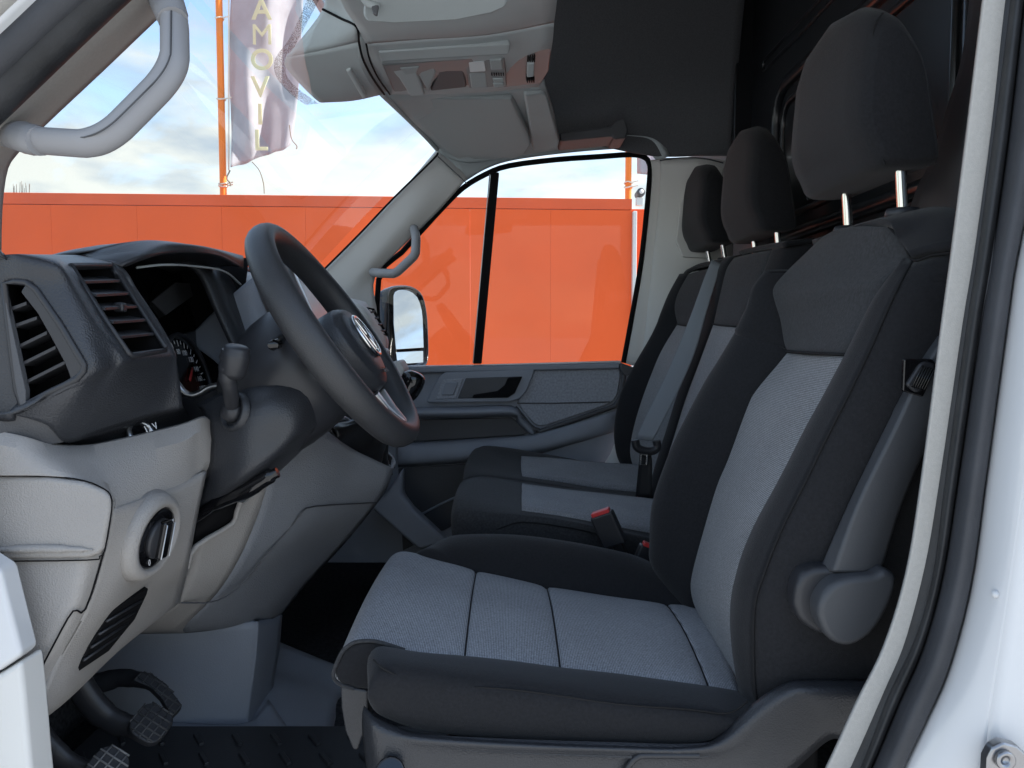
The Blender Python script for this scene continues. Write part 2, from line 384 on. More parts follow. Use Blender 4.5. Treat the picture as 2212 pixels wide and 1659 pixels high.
patch('cloth', rowsF, FLAGM, fl, k=3, thick=.003)
tube('seam_rope', [P(494, v, FY - .01) for v in (-150, 50, 200, 330, 368)], .007, ROPE, fl, k=3, n=6)
for s, (cu_, cv_) in zip('AMOVIL', ((565, 22), (566, 77), (566, 131), (562, 190), (562, 249), (563, 305))):
    text('letter', s, P(cu_, cv_, FY - .10), (1, .0, 0), (0, 0, 1), .225, FLAGL, fl, ext=.003, bold=0 if s == 'M' else .004)
tube('loose_thread', [P(625, 270, FY), P(630, 300, FY), P(641, 315, FY), P(640, 322, FY)], .004, TWIG, fl, n=5)
tube('loose_thread', [P(545, 350, FY), P(560, 368, FY), P(569, 395, FY), P(571, 418, FY)], .004, TWIG, fl, n=5)
tube('weight_cord', [P(497, 368, FY - .02), P(490, 385, FY - .03), P(497, 395, FY - .03), P(498, 402, FY - .03)], .006, TWIG, fl, n=5)
f2 = thing('flag', 'small pale grey flag edge by the second orange pole', 'flag', P(1390, 370, 6.6))
patch('cloth', [[P(u, v + (u - 1376) * .1, 6.6 + .05 * math.sin(u)) for u in (1376, 1386, 1398, 1412, 1430)] for v in (240, 290, 340, 375)], FLAGM, f2, k=3, thick=.003)
sc = thing('security_camera', 'small grey security camera bracket at the corner of the orange wall', 'camera', P(1381, 425, 6.2))
box('bracket', P(1381, 436, 6.2), (.05, .06, .06), TRIM, sc)
loft('camera_body', [[P(1383, 417, 6.2) + Vector((.034 * q * math.cos(a), dy, .034 * q * math.sin(a))) for a in [i * math.pi / 7 for i in range(14)]] for dy, q in ((.1, .9), (-.04, 1), (-.06, .85), (-.06, .5))], GRYD, sc)
loft('lens', [[P(1383, 417, 6.2) + Vector((.017 * math.cos(a), dy, .017 * math.sin(a))) for a in [i * math.pi / 7 for i in range(14)]] for dy in (-.06, -.066)], WHT, sc)
bt = []
bv, bf = [], []
for i in range(16):
    b0 = Vector((P(30 + i * 2.2, 440, 7.2).x, 7.2, 2.0)); tp = P(28 + i * 2.6 + random.uniform(-4, 4), random.uniform(391, 409), 7.2)
    v_, f_ = tubemesh([b0, b0.lerp(tp, .6) + Vector((random.uniform(-.02, .02), 0, 0)), tp], [.008, .005, .002], 5)
    bf += [tuple(q + len(bv) for q in f) for f in f_]; bv += v_
tube('trunk_', [(0, 0, 0), (0, 0, .1)], .01, TWIG)
bpy.data.objects.remove(bpy.data.objects['trunk_'])
bu = thing('bare_bush', 'thin leafless bush tips showing over the orange wall at far left', 'bush', (P(45, 440, 7.2).x, 7.2, 0))
mk('twig_crown', bv, bf, TWIG, bu)
tube('trunk', [(P(45, 440, 7.2).x, 7.2, 0), (P(46, 440, 7.2).x, 7.2, 1.0), (P(45, 440, 7.2).x, 7.2, 2.2)], .04, TWIG, bu)

# ------------------------------------------------------------------ the van: shell, pillars, roof, floor
van = thing('van', 'white panel van with its cab seen through the open driver door', 'van', (.3, 1.6, 0))
# outer shell: roof, cargo sides, bonnet
box('roof', (1.4, 1.62, 2.72), (3.6, 1.9, .04), PAINT, van, bevel=.02)
box('cargo_side', (1.95, .66, 1.6), (2.75, .03, 2.2), PAINT, van, bevel=.01)
box('cargo_side', (1.95, 2.56, 1.6), (2.75, .03, 2.2), PAINT, van, bevel=.01)
box('underbody', (1.1, 1.62, .62), (4.2, 1.86, .06), DEEP, van, bevel=.01)
mk('bonnet', [(-.75, .8, 1.4), (-.75, 2.46, 1.4), (-1.5, .85, 1.2), (-1.5, 2.4, 1.2), (-1.7, .9, .5), (-1.7, 2.35, .5)], [(0, 1, 3, 2), (2, 3, 5, 4)], PAINT, van, solid=.02)
box('front_wall', (-.82, 1.62, .98), (.04, 1.7, .8), CARP, van, bevel=0)
box('cab_side', (-.85, .74, 1.0), (.62, .05, .72), PAINT, van, bevel=.01)
box('roof_side', (.15, .74, 2.36), (1.1, .05, .68), PAINT, van, bevel=.02)
box('roof_side', (.28, 2.42, 2.38), (.8, .10, .64), PAINT, van, bevel=.02)
mk('roof_front', [(-.38, .72, 2.12), (-.38, 1.66, 2.12), (-.36, .72, 2.72), (-.36, 2.46, 2.72)], [(0, 1, 3, 2)], PAINT, van, smooth=False, solid=.02)
# bulkhead behind the seats
bk = box('bulkhead', (.715, 1.62, 1.67), (.03, 1.86, 2.05), BULK, van, bevel=.004)
box('bulkhead_edge', (.685, 2.335, 2.32), (.07, .06, .76), BULK, van, bevel=.004)
def rrect(x, y0, y1, z0, z1, r, n=6):
    o = []
    for cy, cz, a0 in ((y1 - r, z1 - r, 0), (y0 + r, z1 - r, 90), (y0 + r, z0 + r, 180), (y1 - r, z0 + r, 270)):
        for i in range(n + 1):
            a = R(a0 + 90 * i / n); o.append(Vector((x, cy + r * math.cos(a), cz + r * math.sin(a))))
    return o
for x, y0, y1, z0, z1, r, rr in ((.698, 1.20, 2.08, 1.70, 2.09, .09, .017), (.699, 1.25, 2.03, 1.75, 2.04, .06, .009), (.699, 1.10, 2.2, 1.60, 1.655, .025, .009), (.699, 1.0, 2.2, 2.18, 2.21, .012, .005)):
    tube('bulkhead_rib', rrect(x, y0, y1, z0, z1, r), rr, BULK, bk, k=1, n=8, closed=True)
patch('bulkhead_flank', [M((2100, -60, 1.16), (2150, -60, .95), (2200, -60, .8)), M((2078, 120, 1.18), (2120, 120, .98), (2180, 120, .8)), M((2040, 250, 1.2), (2085, 260, 1.0), (2150, 280, .8)), M((2008, 350, 1.22), (2060, 370, 1.02), (2130, 400, .8)), M((1975, 420, 1.23), (2040, 450, 1.04), (2120, 500, .8)), M((1940, 540, 1.25), (2020, 580, 1.05), (2110, 600, .8))], BULKF, van, k=4, thick=.01)
# floor
fl_ = box('cab_floor', (-.1, 1.62, .717), (1.5, 1.7, .03), CARP, van, bevel=0)
# windscreen
ws = []
for i in range(7):
    t = i / 6; r = []
    for j in range(9):
        s = j / 8; y = .86 + 1.52 * s
        bulge = .17 * (1 - (2 * s - 1) ** 2)
        r.append(Vector((-.80 + .62 * t - bulge * (1 - .25 * t), y, 1.43 + .64 * t + .02 * math.sin(t * 3.1))))
    ws.append(r)
patch('windscreen', ws, WGLS, van, k=2, thick=0)
# near A pillar trim, seal, grab handle
ap = patch('pillar_trim', [M((420, -110, .8), (470, -110, .84), (520, -110, .9)), M((277, 0, .8), (335, 0, .83), (390, -4, .9)), M((140, 128, .8), (180, 135, .83), (222, 155, .9)),
      M((0, 257, .8), (58, 255, .83), (110, 260, .9)), M((-60, 310, .8), (0, 315, .83), (43, 327, .9)), M((-90, 380, .8), (-30, 385, .83), (13, 385, .9)), M((-90, 550, .8), (-30, 550, .82), (3, 550, .88)), M((-90, 900, .79), (-20, 900, .8), (14, 890, .82))], CREAM, van, k=4, thick=.012)
tube('pillar_seal', M((430, -200), (265, -55), (165, 38), (0, 197), (-120, 310), y=.77), .020, RUB, van, k=4, n=12)
tube('pillar_seal', M((390, -215), (225, -75), (110, 25), (0, 128), (-120, 240), y=.755), .016, RUB2, van, k=4, n=12)
patch('door_frame', [M((330, -260, .74), (420, -270, .76)), M((60, -20, .73), (120, -10, .75)), M((-40, 75, .73), (10, 95, .75)), M((-160, 180, .73), (-110, 210, .75))], PAINT, van, k=3, thick=.02)
patch('door_frame', [M((100, -300, .7), (330, -260, .74)), M((-60, -90, .7), (60, -20, .73)), M((-160, 0, .7), (-40, 75, .73)), M((-300, 90, .7), (-160, 180, .73))], CREAM, van, k=3, thick=.02)
gh = tube('grab_handle', bend(Z1((1075, -40, .83), (1130, 70, .795), (1135, 460, .775), (660, 940, .765), (150, 905, .800), (95, 880, .835)), .30, 6), .0142, HAND, van, k=2, n=16, ell=.72, upv=(-.55, -.35, .72))
tube('handle_groove', bend(Z1((1110, 70, .780), (1105, 430, .761), (640, 890, .752), (200, 895, .787)), .3, 5), .0009, GRYD, gh, k=2, n=6)
tube('handle_mount', Z1((30, 905, .835), (110, 880, .82), (190, 900, .80), (260, 915, .79)), [.008, .0145, .016, .0155, .0145], HAND, gh, k=4, n=14)
tube('handle_mount', Z1((1020, -40, .84), (1065, -5, .82), (1100, 60, .80), (1120, 130, .79)), [.012, .016, .0165, .0158, .0145], HAND, gh, k=4, n=14)
# near B pillar: cream strip, two rubber lips, white jamb
def band(name, left, right, ym, m, thick=.01, bulge=.0, n=5, **kw):
    rows = []
    for a, b in zip(left, right):
        r = []
        for i in range(n):
            t = i / (n - 1); y = ym[0] + (ym[1] - ym[0]) * t - bulge * math.sin(math.pi * t)
            r.append(P(a[0] + (b[0] - a[0]) * t, a[1] + (b[1] - a[1]) * t, y))
        rows.append(r)
    return patch(name, rows, m, van, k=5, kc=3, thick=thick, **kw)
cl = ((2150, -200), (2126, 0), (2092, 280), (2057, 553), (2037, 700), (1993, 1037), (1960, 1239), (1912, 1397), (1852, 1520), (1788, 1659), (1700, 1830))
crr = ((2200, -200), (2177, 0), (2143, 280), (2106, 553), (2083, 700), (2036, 1037), (2009, 1239), (1972, 1374), (1912, 1505), (1852, 1659), (1770, 1830))
s1 = ((2240, -200), (2212, 0), (2180, 280), (2142, 553), (2118, 700), (2069, 1037), (2037, 1239), (1994, 1397), (1942, 1517), (1882, 1659), (1802, 1830))
s2 = ((2330, -200), (2296, 0), (2255, 280), (2197, 553), (2175, 700), (2129, 1037), (2097, 1262), (2050, 1442), (2002, 1554), (1953, 1659), (1880, 1830))
band('pillar_strip', cl, crr, (.742, .740), CREAM, .005, 0)
band('door_seal', crr, s1, (.7435, .725), RUB, .02, .010)
band('door_seal', s1, s2, (.728, .705), RUB2, .03, .013)
def out(l, du, dv=0): return [(a + du, b + dv) for a, b in l]
fold = [(2420, -200), (2390, 0), (2350, 280), (2290, 553), (2265, 700), (2215, 1037), (2182, 1262), (2154, 1442), (2137, 1554), (2125, 1659), (2105, 1830)]
jm = band('door_jamb', s2, fold, (.712, .672), PAINT, .02, .004, n=6)
band('door_jamb', fold, out(fold, 330, 30), (.672, .655), PAINT, .02, -.004)
st = slab('striker_plate', M((2133, 1640), (2145, 1616), (2168, 1604), (2200, 1612), (2240, 1650), (2240, 1720), (2128, 1720), y=.650), STEEL, van, thick=.012, bevel=.003)
loft('screw', [[P(2171, 1642, .648) + Vector((q * math.cos(a), d, q * math.sin(a))) for a in [i * math.pi / 8 for i in range(16)]] for d, q in ((.002, .0085), (-.002, .0085), (-.003, .0065), (-.0005, .0035), (.001, .0033))], STEEL, st)
for (u_, v_) in ((2150, 1283), (2132, 1443), (2112, 1587)):
    mk('dimple', *tubemesh([P(u_, v_, .684), P(u_, v_, .680)], .0035, 10), PAINT, jm)
# near lower left pillar
slab('sill_panel', M((-80, 1180), (0, 1232), (22, 1320), (47, 1418), (0, 1450), (-80, 1490), y=.75), PAINT, van, thick=.03, bevel=.006)
slab('kick_trim', M((-80, 1500), (0, 1455), (44, 1428), (52, 1500), (66, 1659), (80, 1800), (-80, 1800), y=.752), TRIM, van, thick=.04, bevel=.006)

# ------------------------------------------------------------------ roof lining and console (parts of the van)
cz = []
for x in (.0, .2, .42, .56, .66):
    cz.append([Vector((x, y, z)) for y, z in ((.90, 2.56), (1.3, 2.63), (1.7, 2.64), (2.0, 2.6), (2.2, 2.5), (2.29, 2.3), (2.325, 2.12), (2.336, 2.04), (2.342, 1.985 if x > .3 else 2.02))])
hl = patch('headliner', cz, LINER, van, k=4, thick=.02)
slab('roof_board', [Vector(p) for p in ((-.36, 1.15, 2.13), (.06, 1.15, 2.13), (.06, 2.34, 2.10), (-.16, 2.34, 2.10), (-.22, 2.0, 2.12), (-.30, 1.5, 2.13))], ROOFG, van, thick=.03)
patch('trim_gap', [M((775, 60, 1.39), (800, 60, 1.39)), M((775, 130, 1.50), (812, 130, 1.52)), M((800, 180, 1.62), (830, 175, 1.66)), M((818, 200, 1.735), (850, 200, 1.75))], ROOFG, van, k=3, thick=.004)
patch('header_panel', [M((700, -120, 1.1), (820, -140, 1.1), (1000, -140, 1.1), (1215, -150, 1.1)), M((735, 0, 1.25), (820, -5, 1.25), (1000, -10, 1.25), (1206, -30, 1.25)), M((770, 56, 1.36), (880, 66, 1.36), (1050, 55, 1.36), (1201, 20, 1.36)), M((790, 95, 1.43), (900, 86, 1.43), (1050, 76, 1.43), (1197, 49, 1.43))], ROOFG, van, k=5, thick=.012)
chr_ = M((618, 124, 1.55), (700, 108, 1.49), (781, 89, 1.44))
patch('camera_housing', [M((690, -30, 1.35), (715, -20, 1.35), (738, -10, 1.35)), M((697, 20, 1.43), (736, 40, 1.41), (768, 58, 1.38)), chr_], ROOFG, van, k=5, thick=.008)
patch('camera_housing', [chr_, M((620, 150, 1.60), (706, 160, 1.59), (798, 150, 1.55)), M((690, 221, 1.74), (760, 217, 1.74), (826, 203, 1.74)), M((700, 200, 1.9), (760, 200, 1.9), (826, 190, 1.9))], ROOFG, van, k=5, thick=.008)
tube('trim_gap', M((697, 20, 1.425), (736, 40, 1.405), (770, 58, 1.375), (776, 95, 1.43), (785, 130, 1.48), (806, 170, 1.57), (830, 204, 1.73)), .0022, DEEP, van, k=5, n=6)
tube('trim_gap', M((791, 95, 1.425), (799, 130, 1.48), (818, 170, 1.57), (842, 204, 1.73)), .0018, DEEP, van, k=5, n=6)
con = patch('roof_console', [M((790, 95, 1.43), (900, 86, 1.43), (1050, 76, 1.43), (1197, 49, 1.43)), M((803, 130, 1.51), (920, 124, 1.51), (1060, 112, 1.51), (1193, 95, 1.51)), M((826, 180, 1.66), (930, 180, 1.66), (1060, 175, 1.66), (1182, 150, 1.66)), M((842, 204, 1.74), (930, 204, 1.74), (1060, 198, 1.74), (1165, 186, 1.74)), M((850, 190, 1.85), (940, 190, 1.85), (1060, 185, 1.85), (1165, 180, 1.85))], ROOFG, van, k=5, thick=.015)
slab('console_pocket', Z2((790, 320, 1.465), (820, 316, 1.465), (1630, 262, 1.465), (1645, 275, 1.467), (1640, 330, 1.495), (1620, 342, 1.497), (830, 388, 1.50), (806, 378, 1.498)), ROOFG, con, thick=.012, push=.006, bevel=.004)
slab('console_panel', M((825, 138, 1.53), (1000, 124, 1.53), (1192, 100, 1.53), (1186, 150, 1.65), (1168, 178, 1.70), (1060, 190, 1.71), (850, 196, 1.71)), ROOFP, con, thick=.012, push=.003, bevel=.004)
slab('reading_light', Z2((850, 405, 1.545), (1075, 388, 1.545), (1045, 450, 1.585), (1095, 595, 1.69), (1000, 600, 1.70), (925, 480, 1.61)), ROOFG, con, thick=.012, push=.009, bevel=.004)
slab('reading_light_cap', Z2((925, 405, 1.548), (1060, 395, 1.548), (1040, 440, 1.578), (960, 450, 1.58)), VIS, con, thick=.012, push=.012, bevel=.004)
slab('lamp_blade', Z2((1085, 395, 1.55), (1160, 390, 1.55), (1172, 450, 1.585), (1120, 590, 1.69), (1045, 455, 1.59)), VIS, con, thick=.02, push=.008, bevel=.006)
slab('console_hollow', Z2((1165, 395, 1.55), (1335, 378, 1.55), (1365, 555, 1.665), (1130, 580, 1.68), (1175, 470, 1.60)), GRYD, con, thick=.012, push=.0045, bevel=.004)
bp = slab('button_panel', Z2((1350, 372, 1.545), (1610, 362, 1.545), (1625, 545, 1.66), (1380, 558, 1.67)), ROOFP, con, thick=.012, push=.0055, bevel=.003)
slab('display', Z2((1375, 380, 1.55), (1480, 374, 1.55), (1490, 440, 1.59), (1385, 446, 1.595)), SCR, con, thick=.012, push=.0075, bevel=.002)
slab('button', Z2((1380, 455, 1.60), (1490, 446, 1.60), (1500, 545, 1.66), (1395, 552, 1.665)), VIS, con, thick=.012, push=.0075, bevel=.003)
for (a, b, c, d) in ((1512, 368, 1597, 432), (1530, 490, 1605, 515), (1532, 522, 1608, 548)):
    y0 = 1.545 + (a * 0 + b - 370) / 180 * .115; y1 = 1.545 + (d - 370) / 180 * .115
    slab('button', Z2((a, b, y0), (c - 5, b - 4, y0), (c + 3, d - 4, y1), (a + 8, d, y1)), VIS, con, thick=.012, push=.0078, bevel=.003)
for i in range(6):
    x = 1522 + i * 15
    slab('vent_slot', Z2((x, 456, 1.60), (x + 7, 455, 1.60), (x + 8, 470, 1.61), (x + 1, 471, 1.61)), DEEP, con, thick=.01, push=.0072, bevel=0)
for i in range(4):
    x = 97 + i * 14
    slab('vent_slot', Z3((x, 345, 1.55), (x + 7, 343, 1.55), (x + 6, 385, 1.575), (x - 1, 387, 1.575)), DEEP, con, thick=.01, push=.0055, bevel=0)
    slab('vent_slot', Z3((x - 3, 490, 1.64), (x + 4, 488, 1.64), (x + 3, 520, 1.66), (x - 4, 522, 1.66)), DEEP, con, thick=.01, push=.0055, bevel=0)
slab('lamp_switch', Z3((97, 392, 1.58), (145, 388, 1.58), (142, 478, 1.635), (94, 483, 1.635)), ROOFG, con, thick=.012, push=.0075, bevel=.003)
slab('mirror_lever', Z2((583, 428, 1.555), (615, 415, 1.545), (718, 590, 1.68), (700, 625, 1.70), (665, 570, 1.665)), ROOFG, van, thick=.03, push=.011, bevel=.004)
# shaded dot band of the windscreen round the camera housing
patch('windscreen_band', [M((700, -20, 1.55), (672, -20, 1.55)), M((650, 75, 1.62), (628, 78, 1.6)), M((620, 135, 1.66), (594, 128, 1.62)), M((620, 165, 1.70), (598, 168, 1.66)), M((648, 195, 1.76), (630, 205, 1.74)), M((690, 224, 1.8), (660, 226, 1.78))], DOTS, van, k=4, thick=0)
# far header with its frame, ledge and the far pillars
patch('header_panel', [M((832, 206, 1.76), (930, 196, 1.8), (1060, 188, 1.8), (1176, 182, 1.8)), M((886, 258, 2.0), (960, 258, 2.03), (1080, 258, 2.05), (1196, 248, 2.03)), M((944, 318, 2.29), (1000, 326, 2.3), (1100, 326, 2.3), (1209, 305, 2.27)), M((940, 330, 2.345), (1010, 352, 2.35), (1110, 338, 2.35), (1212, 322, 2.345))], ROOFG, van, k=5, thick=.012)
tube('header_lip', M((826, 203, 1.75), (880, 255, 2.0), (920, 295, 2.18), (944, 322, 2.31)), .007, ROOFG, van, k=4, n=8)
slab('header_edge', M((1130, 196, 1.84), (1172, 186, 1.84), (1180, 200, 1.86), (1208, 296, 2.2), (1205, 312, 2.24), (1150, 320, 2.26)), ROOFG, van, thick=.03, push=.012, bevel=.008)
prism('coat_ledge', M((1208, 286), (1320, 273), (1335, 258), (1350, 256), (1358, 280), (1352, 298), (1328, 301), (1322, 294), (1212, 305), y=2.2), .12, GRYD, van, bevel=.008)
patch('pillar_trim', [M((946, 326, 2.33), (962, 338, 2.345), (985, 358, 2.36), (1010, 385, 2.375)), M((850, 428, 2.33), (885, 440, 2.335), (905, 455, 2.345), (945, 458, 2.375)), M((775, 507, 2.33), (815, 517, 2.335), (840, 528, 2.345), (874, 528, 2.375)), M((700, 583, 2.33), (745, 594, 2.335), (775, 604, 2.345), (810, 600, 2.375)), M((640, 645, 2.33), (700, 660, 2.335), (750, 670, 2.345), (815, 680, 2.375)), M((600, 750, 2.33), (700, 760, 2.335), (750, 770, 2.345), (815, 780, 2.375))], TRIM, van, k=5, thick=.02)
tube('windscreen_edge', M((946, 330), (935, 345), (850, 428), (775, 507), (690, 592), y=2.322), .003, DEEP, van, k=4, n=6)
tube('panel_joint', M((946, 338), (975, 365), (1009, 397), y=2.333), .0016, GRYD, van, k=3, n=6)
gh2 = tube('grab_handle', bend(Z6((1230, 30, 2.35), (1245, 90, 2.29), (1240, 200, 2.27), (1110, 322, 2.27), (1010, 318, 2.29), (965, 312, 2.34)), .22, 4), .0135, HAND, van, k=2, n=12)
# frame round the passenger door: header rail and B pillar, light grey
patch('door_header', [M((1000, 395, 2.385), (1050, 365, 2.385), (1110, 346, 2.385), (1230, 330, 2.385), (1350, 321, 2.385), (1395, 325, 2.385), (1416, 345, 2.385)), M((985, 360, 2.36), (1035, 335, 2.36), (1110, 322, 2.36), (1230, 310, 2.36), (1350, 306, 2.36), (1402, 312, 2.36), (1426, 343, 2.36)), M((950, 330, 2.335), (1030, 305, 2.335), (1110, 290, 2.335), (1230, 280, 2.335), (1350, 292, 2.335), (1408, 302, 2.335), (1436, 342, 2.335))], ROOFG, van, k=5, thick=.02)
patch('pillar_trim', [M((1426, 340, 2.372), (1436, 341, 2.36), (1480, 340, 2.34), (1530, 342, 2.33), (1600, 350, 2.33)), M((1424, 420, 2.372), (1434, 420, 2.36), (1470, 420, 2.34), (1520, 420, 2.33), (1590, 420, 2.33)), M((1405, 600, 2.372), (1416, 600, 2.36), (1450, 600, 2.34), (1500, 600, 2.33), (1580, 600, 2.33)), M((1380, 795, 2.372), (1392, 795, 2.36), (1430, 795, 2.34), (1480, 795, 2.33), (1560, 795, 2.33)), M((1318, 980, 2.372), (1340, 980, 2.36), (1400, 980, 2.34), (1450, 980, 2.33), (1540, 980, 2.33)), M((1240, 1080, 2.372), (1270, 1080, 2.36), (1400, 1120, 2.34), (1450, 1120, 2.33), (1540, 1120, 2.33))], TRIM, van, k=4, thick=.02)
tube('panel_joint', M((1425, 347), (1470, 341), (1520, 342), (1562, 352), y=2.322), .002, GRYD, van, k=3, n=6)
slab('belt_cover', M((1508, 352), (1535, 350), (1562, 362), (1562, 560), (1475, 555), (1460, 520), (1470, 440), y=2.318), TRIM, van, thick=.012, bevel=.004)

# ------------------------------------------------------------------ passenger door
pd = bpy.data.objects.new('passenger_door', None); scene.collection.objects.link(pd); pd.parent = van; ORG[pd.name] = org(van)
pd['label'] = 'closed passenger door with blue grey panel and framed window'
slab('door_panel', M((560, 795), (1338, 784), (1374, 798), (1362, 900), (1342, 965), (1314, 1012), (1290, 1220), (830, 1300), (560, 1300), y=2.41), DOORP, pd, thick=.05, bevel=.01)
WOUT = M((822, 604), (868, 545), (909, 500), (955, 450), (1000, 406), (1050, 376), (1100, 358), (1200, 345), (1300, 338), (1360, 334), (1388, 338), (1402, 352), (1403, 390), (1386, 560), (1366, 680), (1347, 784), y=2.40)
gp = WOUT + M((1000, 792), (822, 795), y=2.40)
n_ = len(gp)
mk('window_glass', [p + Vector((0, .012, 0)) for p in gp], [tuple(range(n_))], GLS, pd, smooth=False)
tube('window_seal', M((818, 790), (818, 604), y=2.395) + WOUT[1:], .0085, DEEP, pd, k=3, n=8)
bar('window_divider', P(1060, 372, 2.385), P(1022, 786, 2.385), Vector((P(1078, 372, 2.385) - P(1060, 372, 2.385))), Vector((0, .03, 0)), DEEP, pd, bevel=.002)
tube('window_seal', M((1058, 376), (1022, 784), y=2.388), .0018, SILV, pd, k=1, n=6)
patch('window_frame', [M((1403, 345, 2.395), (1412, 345, 2.388), (1426, 343, 2.385)), M((1407, 400, 2.395), (1415, 400, 2.388), (1427, 400, 2.385)), M((1391, 560, 2.395), (1402, 560, 2.388), (1414, 560, 2.385)), M((1369, 690, 2.395), (1384, 690, 2.388), (1399, 690, 2.385)), M((1351, 785, 2.395), (1368, 790, 2.388), (1385, 796, 2.385))], TRIM, pd, k=4, thick=.02)
bar('sill_glint_strip', P(900, 791, 2.395), P(1341, 779, 2.395), Vector((0, 0, -.009)), Vector((0, .02, 0)), PAINT, pd)  # white colour stands in for the bright reflection along the sill seal
bar('door_top_rail', P(880, 793, 2.385), P(1340, 783, 2.385), Vector((0, 0, -.02)), Vector((0, .03, 0)), DOORP, pd, bevel=.006)
slab('corner_cap', M((1341, 783), (1372, 795), (1374, 808), (1350, 812), (1340, 800), y=2.372), GRYD, pd, thick=.03, bevel=.004)
slab('door_insert', M((1157, 798), (1325, 791), (1337, 797), (1341, 810), (1335, 850), (1326, 866), (1312, 875), (1178, 920), (1165, 921), (1152, 915), (1125, 882), (1118, 866), y=2.40), DOORI, pd, thick=.02, bevel=.005)
tube('insert_groove', M((1117, 871), (1200, 871), (1317, 868), y=2.398), .002, GRYD, pd, k=2, n=6)
tube('insert_border', M((1345, 800), (1347, 815), (1340, 856), (1330, 873), (1314, 882), (1178, 928), (1163, 929), (1145, 920), (1112, 880), y=2.40), .0075, GRYD, pd, k=4, n=8)
hb = slab('handle_bezel', M((922, 866), (950, 812), (962, 804), (1155, 797), (1150, 815), (1136, 848), (1122, 862), (1100, 868), (926, 870), y=2.385), DOORP, pd, thick=.03, bevel=.005)
slab('window_switch', M((940, 863), (955, 820), (1001, 817), (985, 861), y=2.382), DOORI, pd, thick=.01, bevel=.003)
slab('switch_key', M((953, 854), (962, 827), (990, 826), (980, 853), y=2.378), DOORP, pd, thick=.01, bevel=.003)
slab('handle_hollow', M((988, 861), (1006, 817), (1129, 813), (1112, 850), (1098, 859), y=2.382), GRYD, pd, thick=.01, bevel=.003)
slab('release_lever', M((1020, 860), (1022, 853), (1074, 845), (1090, 832), (1097, 816), (1128, 814), (1112, 848), (1096, 859), y=2.374), DEEP, pd, thick=.02, bevel=.004)
patch('armrest', [M((870, 880, 2.40), (1000, 878, 2.40), (1105, 876, 2.40), (1130, 900, 2.40), (1158, 930, 2.40)), M((870, 888, 2.345), (1000, 886, 2.345), (1105, 884, 2.35), (1128, 906, 2.37), (1155, 936, 2.38)), M((870, 899, 2.345), (1000, 897, 2.345), (1107, 895, 2.35), (1122, 912, 2.37), (1150, 940, 2.38)), M((870, 905, 2.40), (1000, 904, 2.40), (1104, 900, 2.40), (1118, 915, 2.40), (1146, 940, 2.40))], DOORP, pd, k=4, thick=.006)
slab('door_pocket', M((860, 908), (1105, 902), (1146, 932), (1130, 940), (870, 956), y=2.402), GRYD, pd, thick=.02, bevel=.003)
patch('pocket_edge', [M((860, 958, 2.40), (1000, 948, 2.40), (1130, 940, 2.40), (1200, 925, 2.40), (1335, 885, 2.40)), M((860, 968, 2.36), (1000, 958, 2.36), (1130, 947, 2.37), (1200, 934, 2.385), (1335, 898, 2.395)), M((860, 1000, 2.35), (1000, 990, 2.35), (1130, 975, 2.36), (1200, 960, 2.375), (1335, 920, 2.40)), M((860, 1010, 2.40), (1000, 1000, 2.40), (1130, 988, 2.40), (1200, 970, 2.40), (1335, 930, 2.405))], DOORP, pd, k=4, thick=.006)
slab('lower_pocket', M((860, 1012), (1010, 1002), (1010, 1120), (870, 1190), y=2.404), GRYD, pd, thick=.01, bevel=.003)
tube('pocket_line', M((860, 1140), (950, 1090), (1020, 1060), y=2.40), .004, DOORP, pd, n=8)
# exterior mirror of that door
MN = Vector((.885, -.39, .24)).normalized(); MC = P(880, 700, 2.55)
mo_ = onplane(((834, 640), (842, 622), (866, 617), (892, 622), (910, 640), (919, 680), (922, 730), (922, 775), (914, 792), (880, 795), (846, 795), (838, 770), (835, 700)), MC, MN); mo_ = cr1(mo_, 3, True)
mcn = sum(mo_, Vector()) / len(mo_)
mh = loft('mirror_housing', [[mcn + (p - mcn) * k_ - MN * d_ for p in mo_] for d_, k_ in ((.004, .93), (-.006, .96), (-.004, 1.0), (.02, 1.02), (.06, .95), (.10, .7), (.115, .3))], GLOSS, pd, ks=2)
slab('mirror_glass', onplane(((846, 640), (849, 632), (856, 628), (866, 627), (878, 629), (888, 634), (897, 643), (903, 656), (907, 672), (909, 692), (911, 752), (851, 756), (846, 700)), MC, MN), MIRR, pd, thick=.004, push=.008, bevel=.001)
slab('wide_angle_glass', onplane(((851, 762), (910, 759), (910, 784), (854, 788)), MC, MN), MIRR, pd, thick=.004, push=.008, bevel=.001)

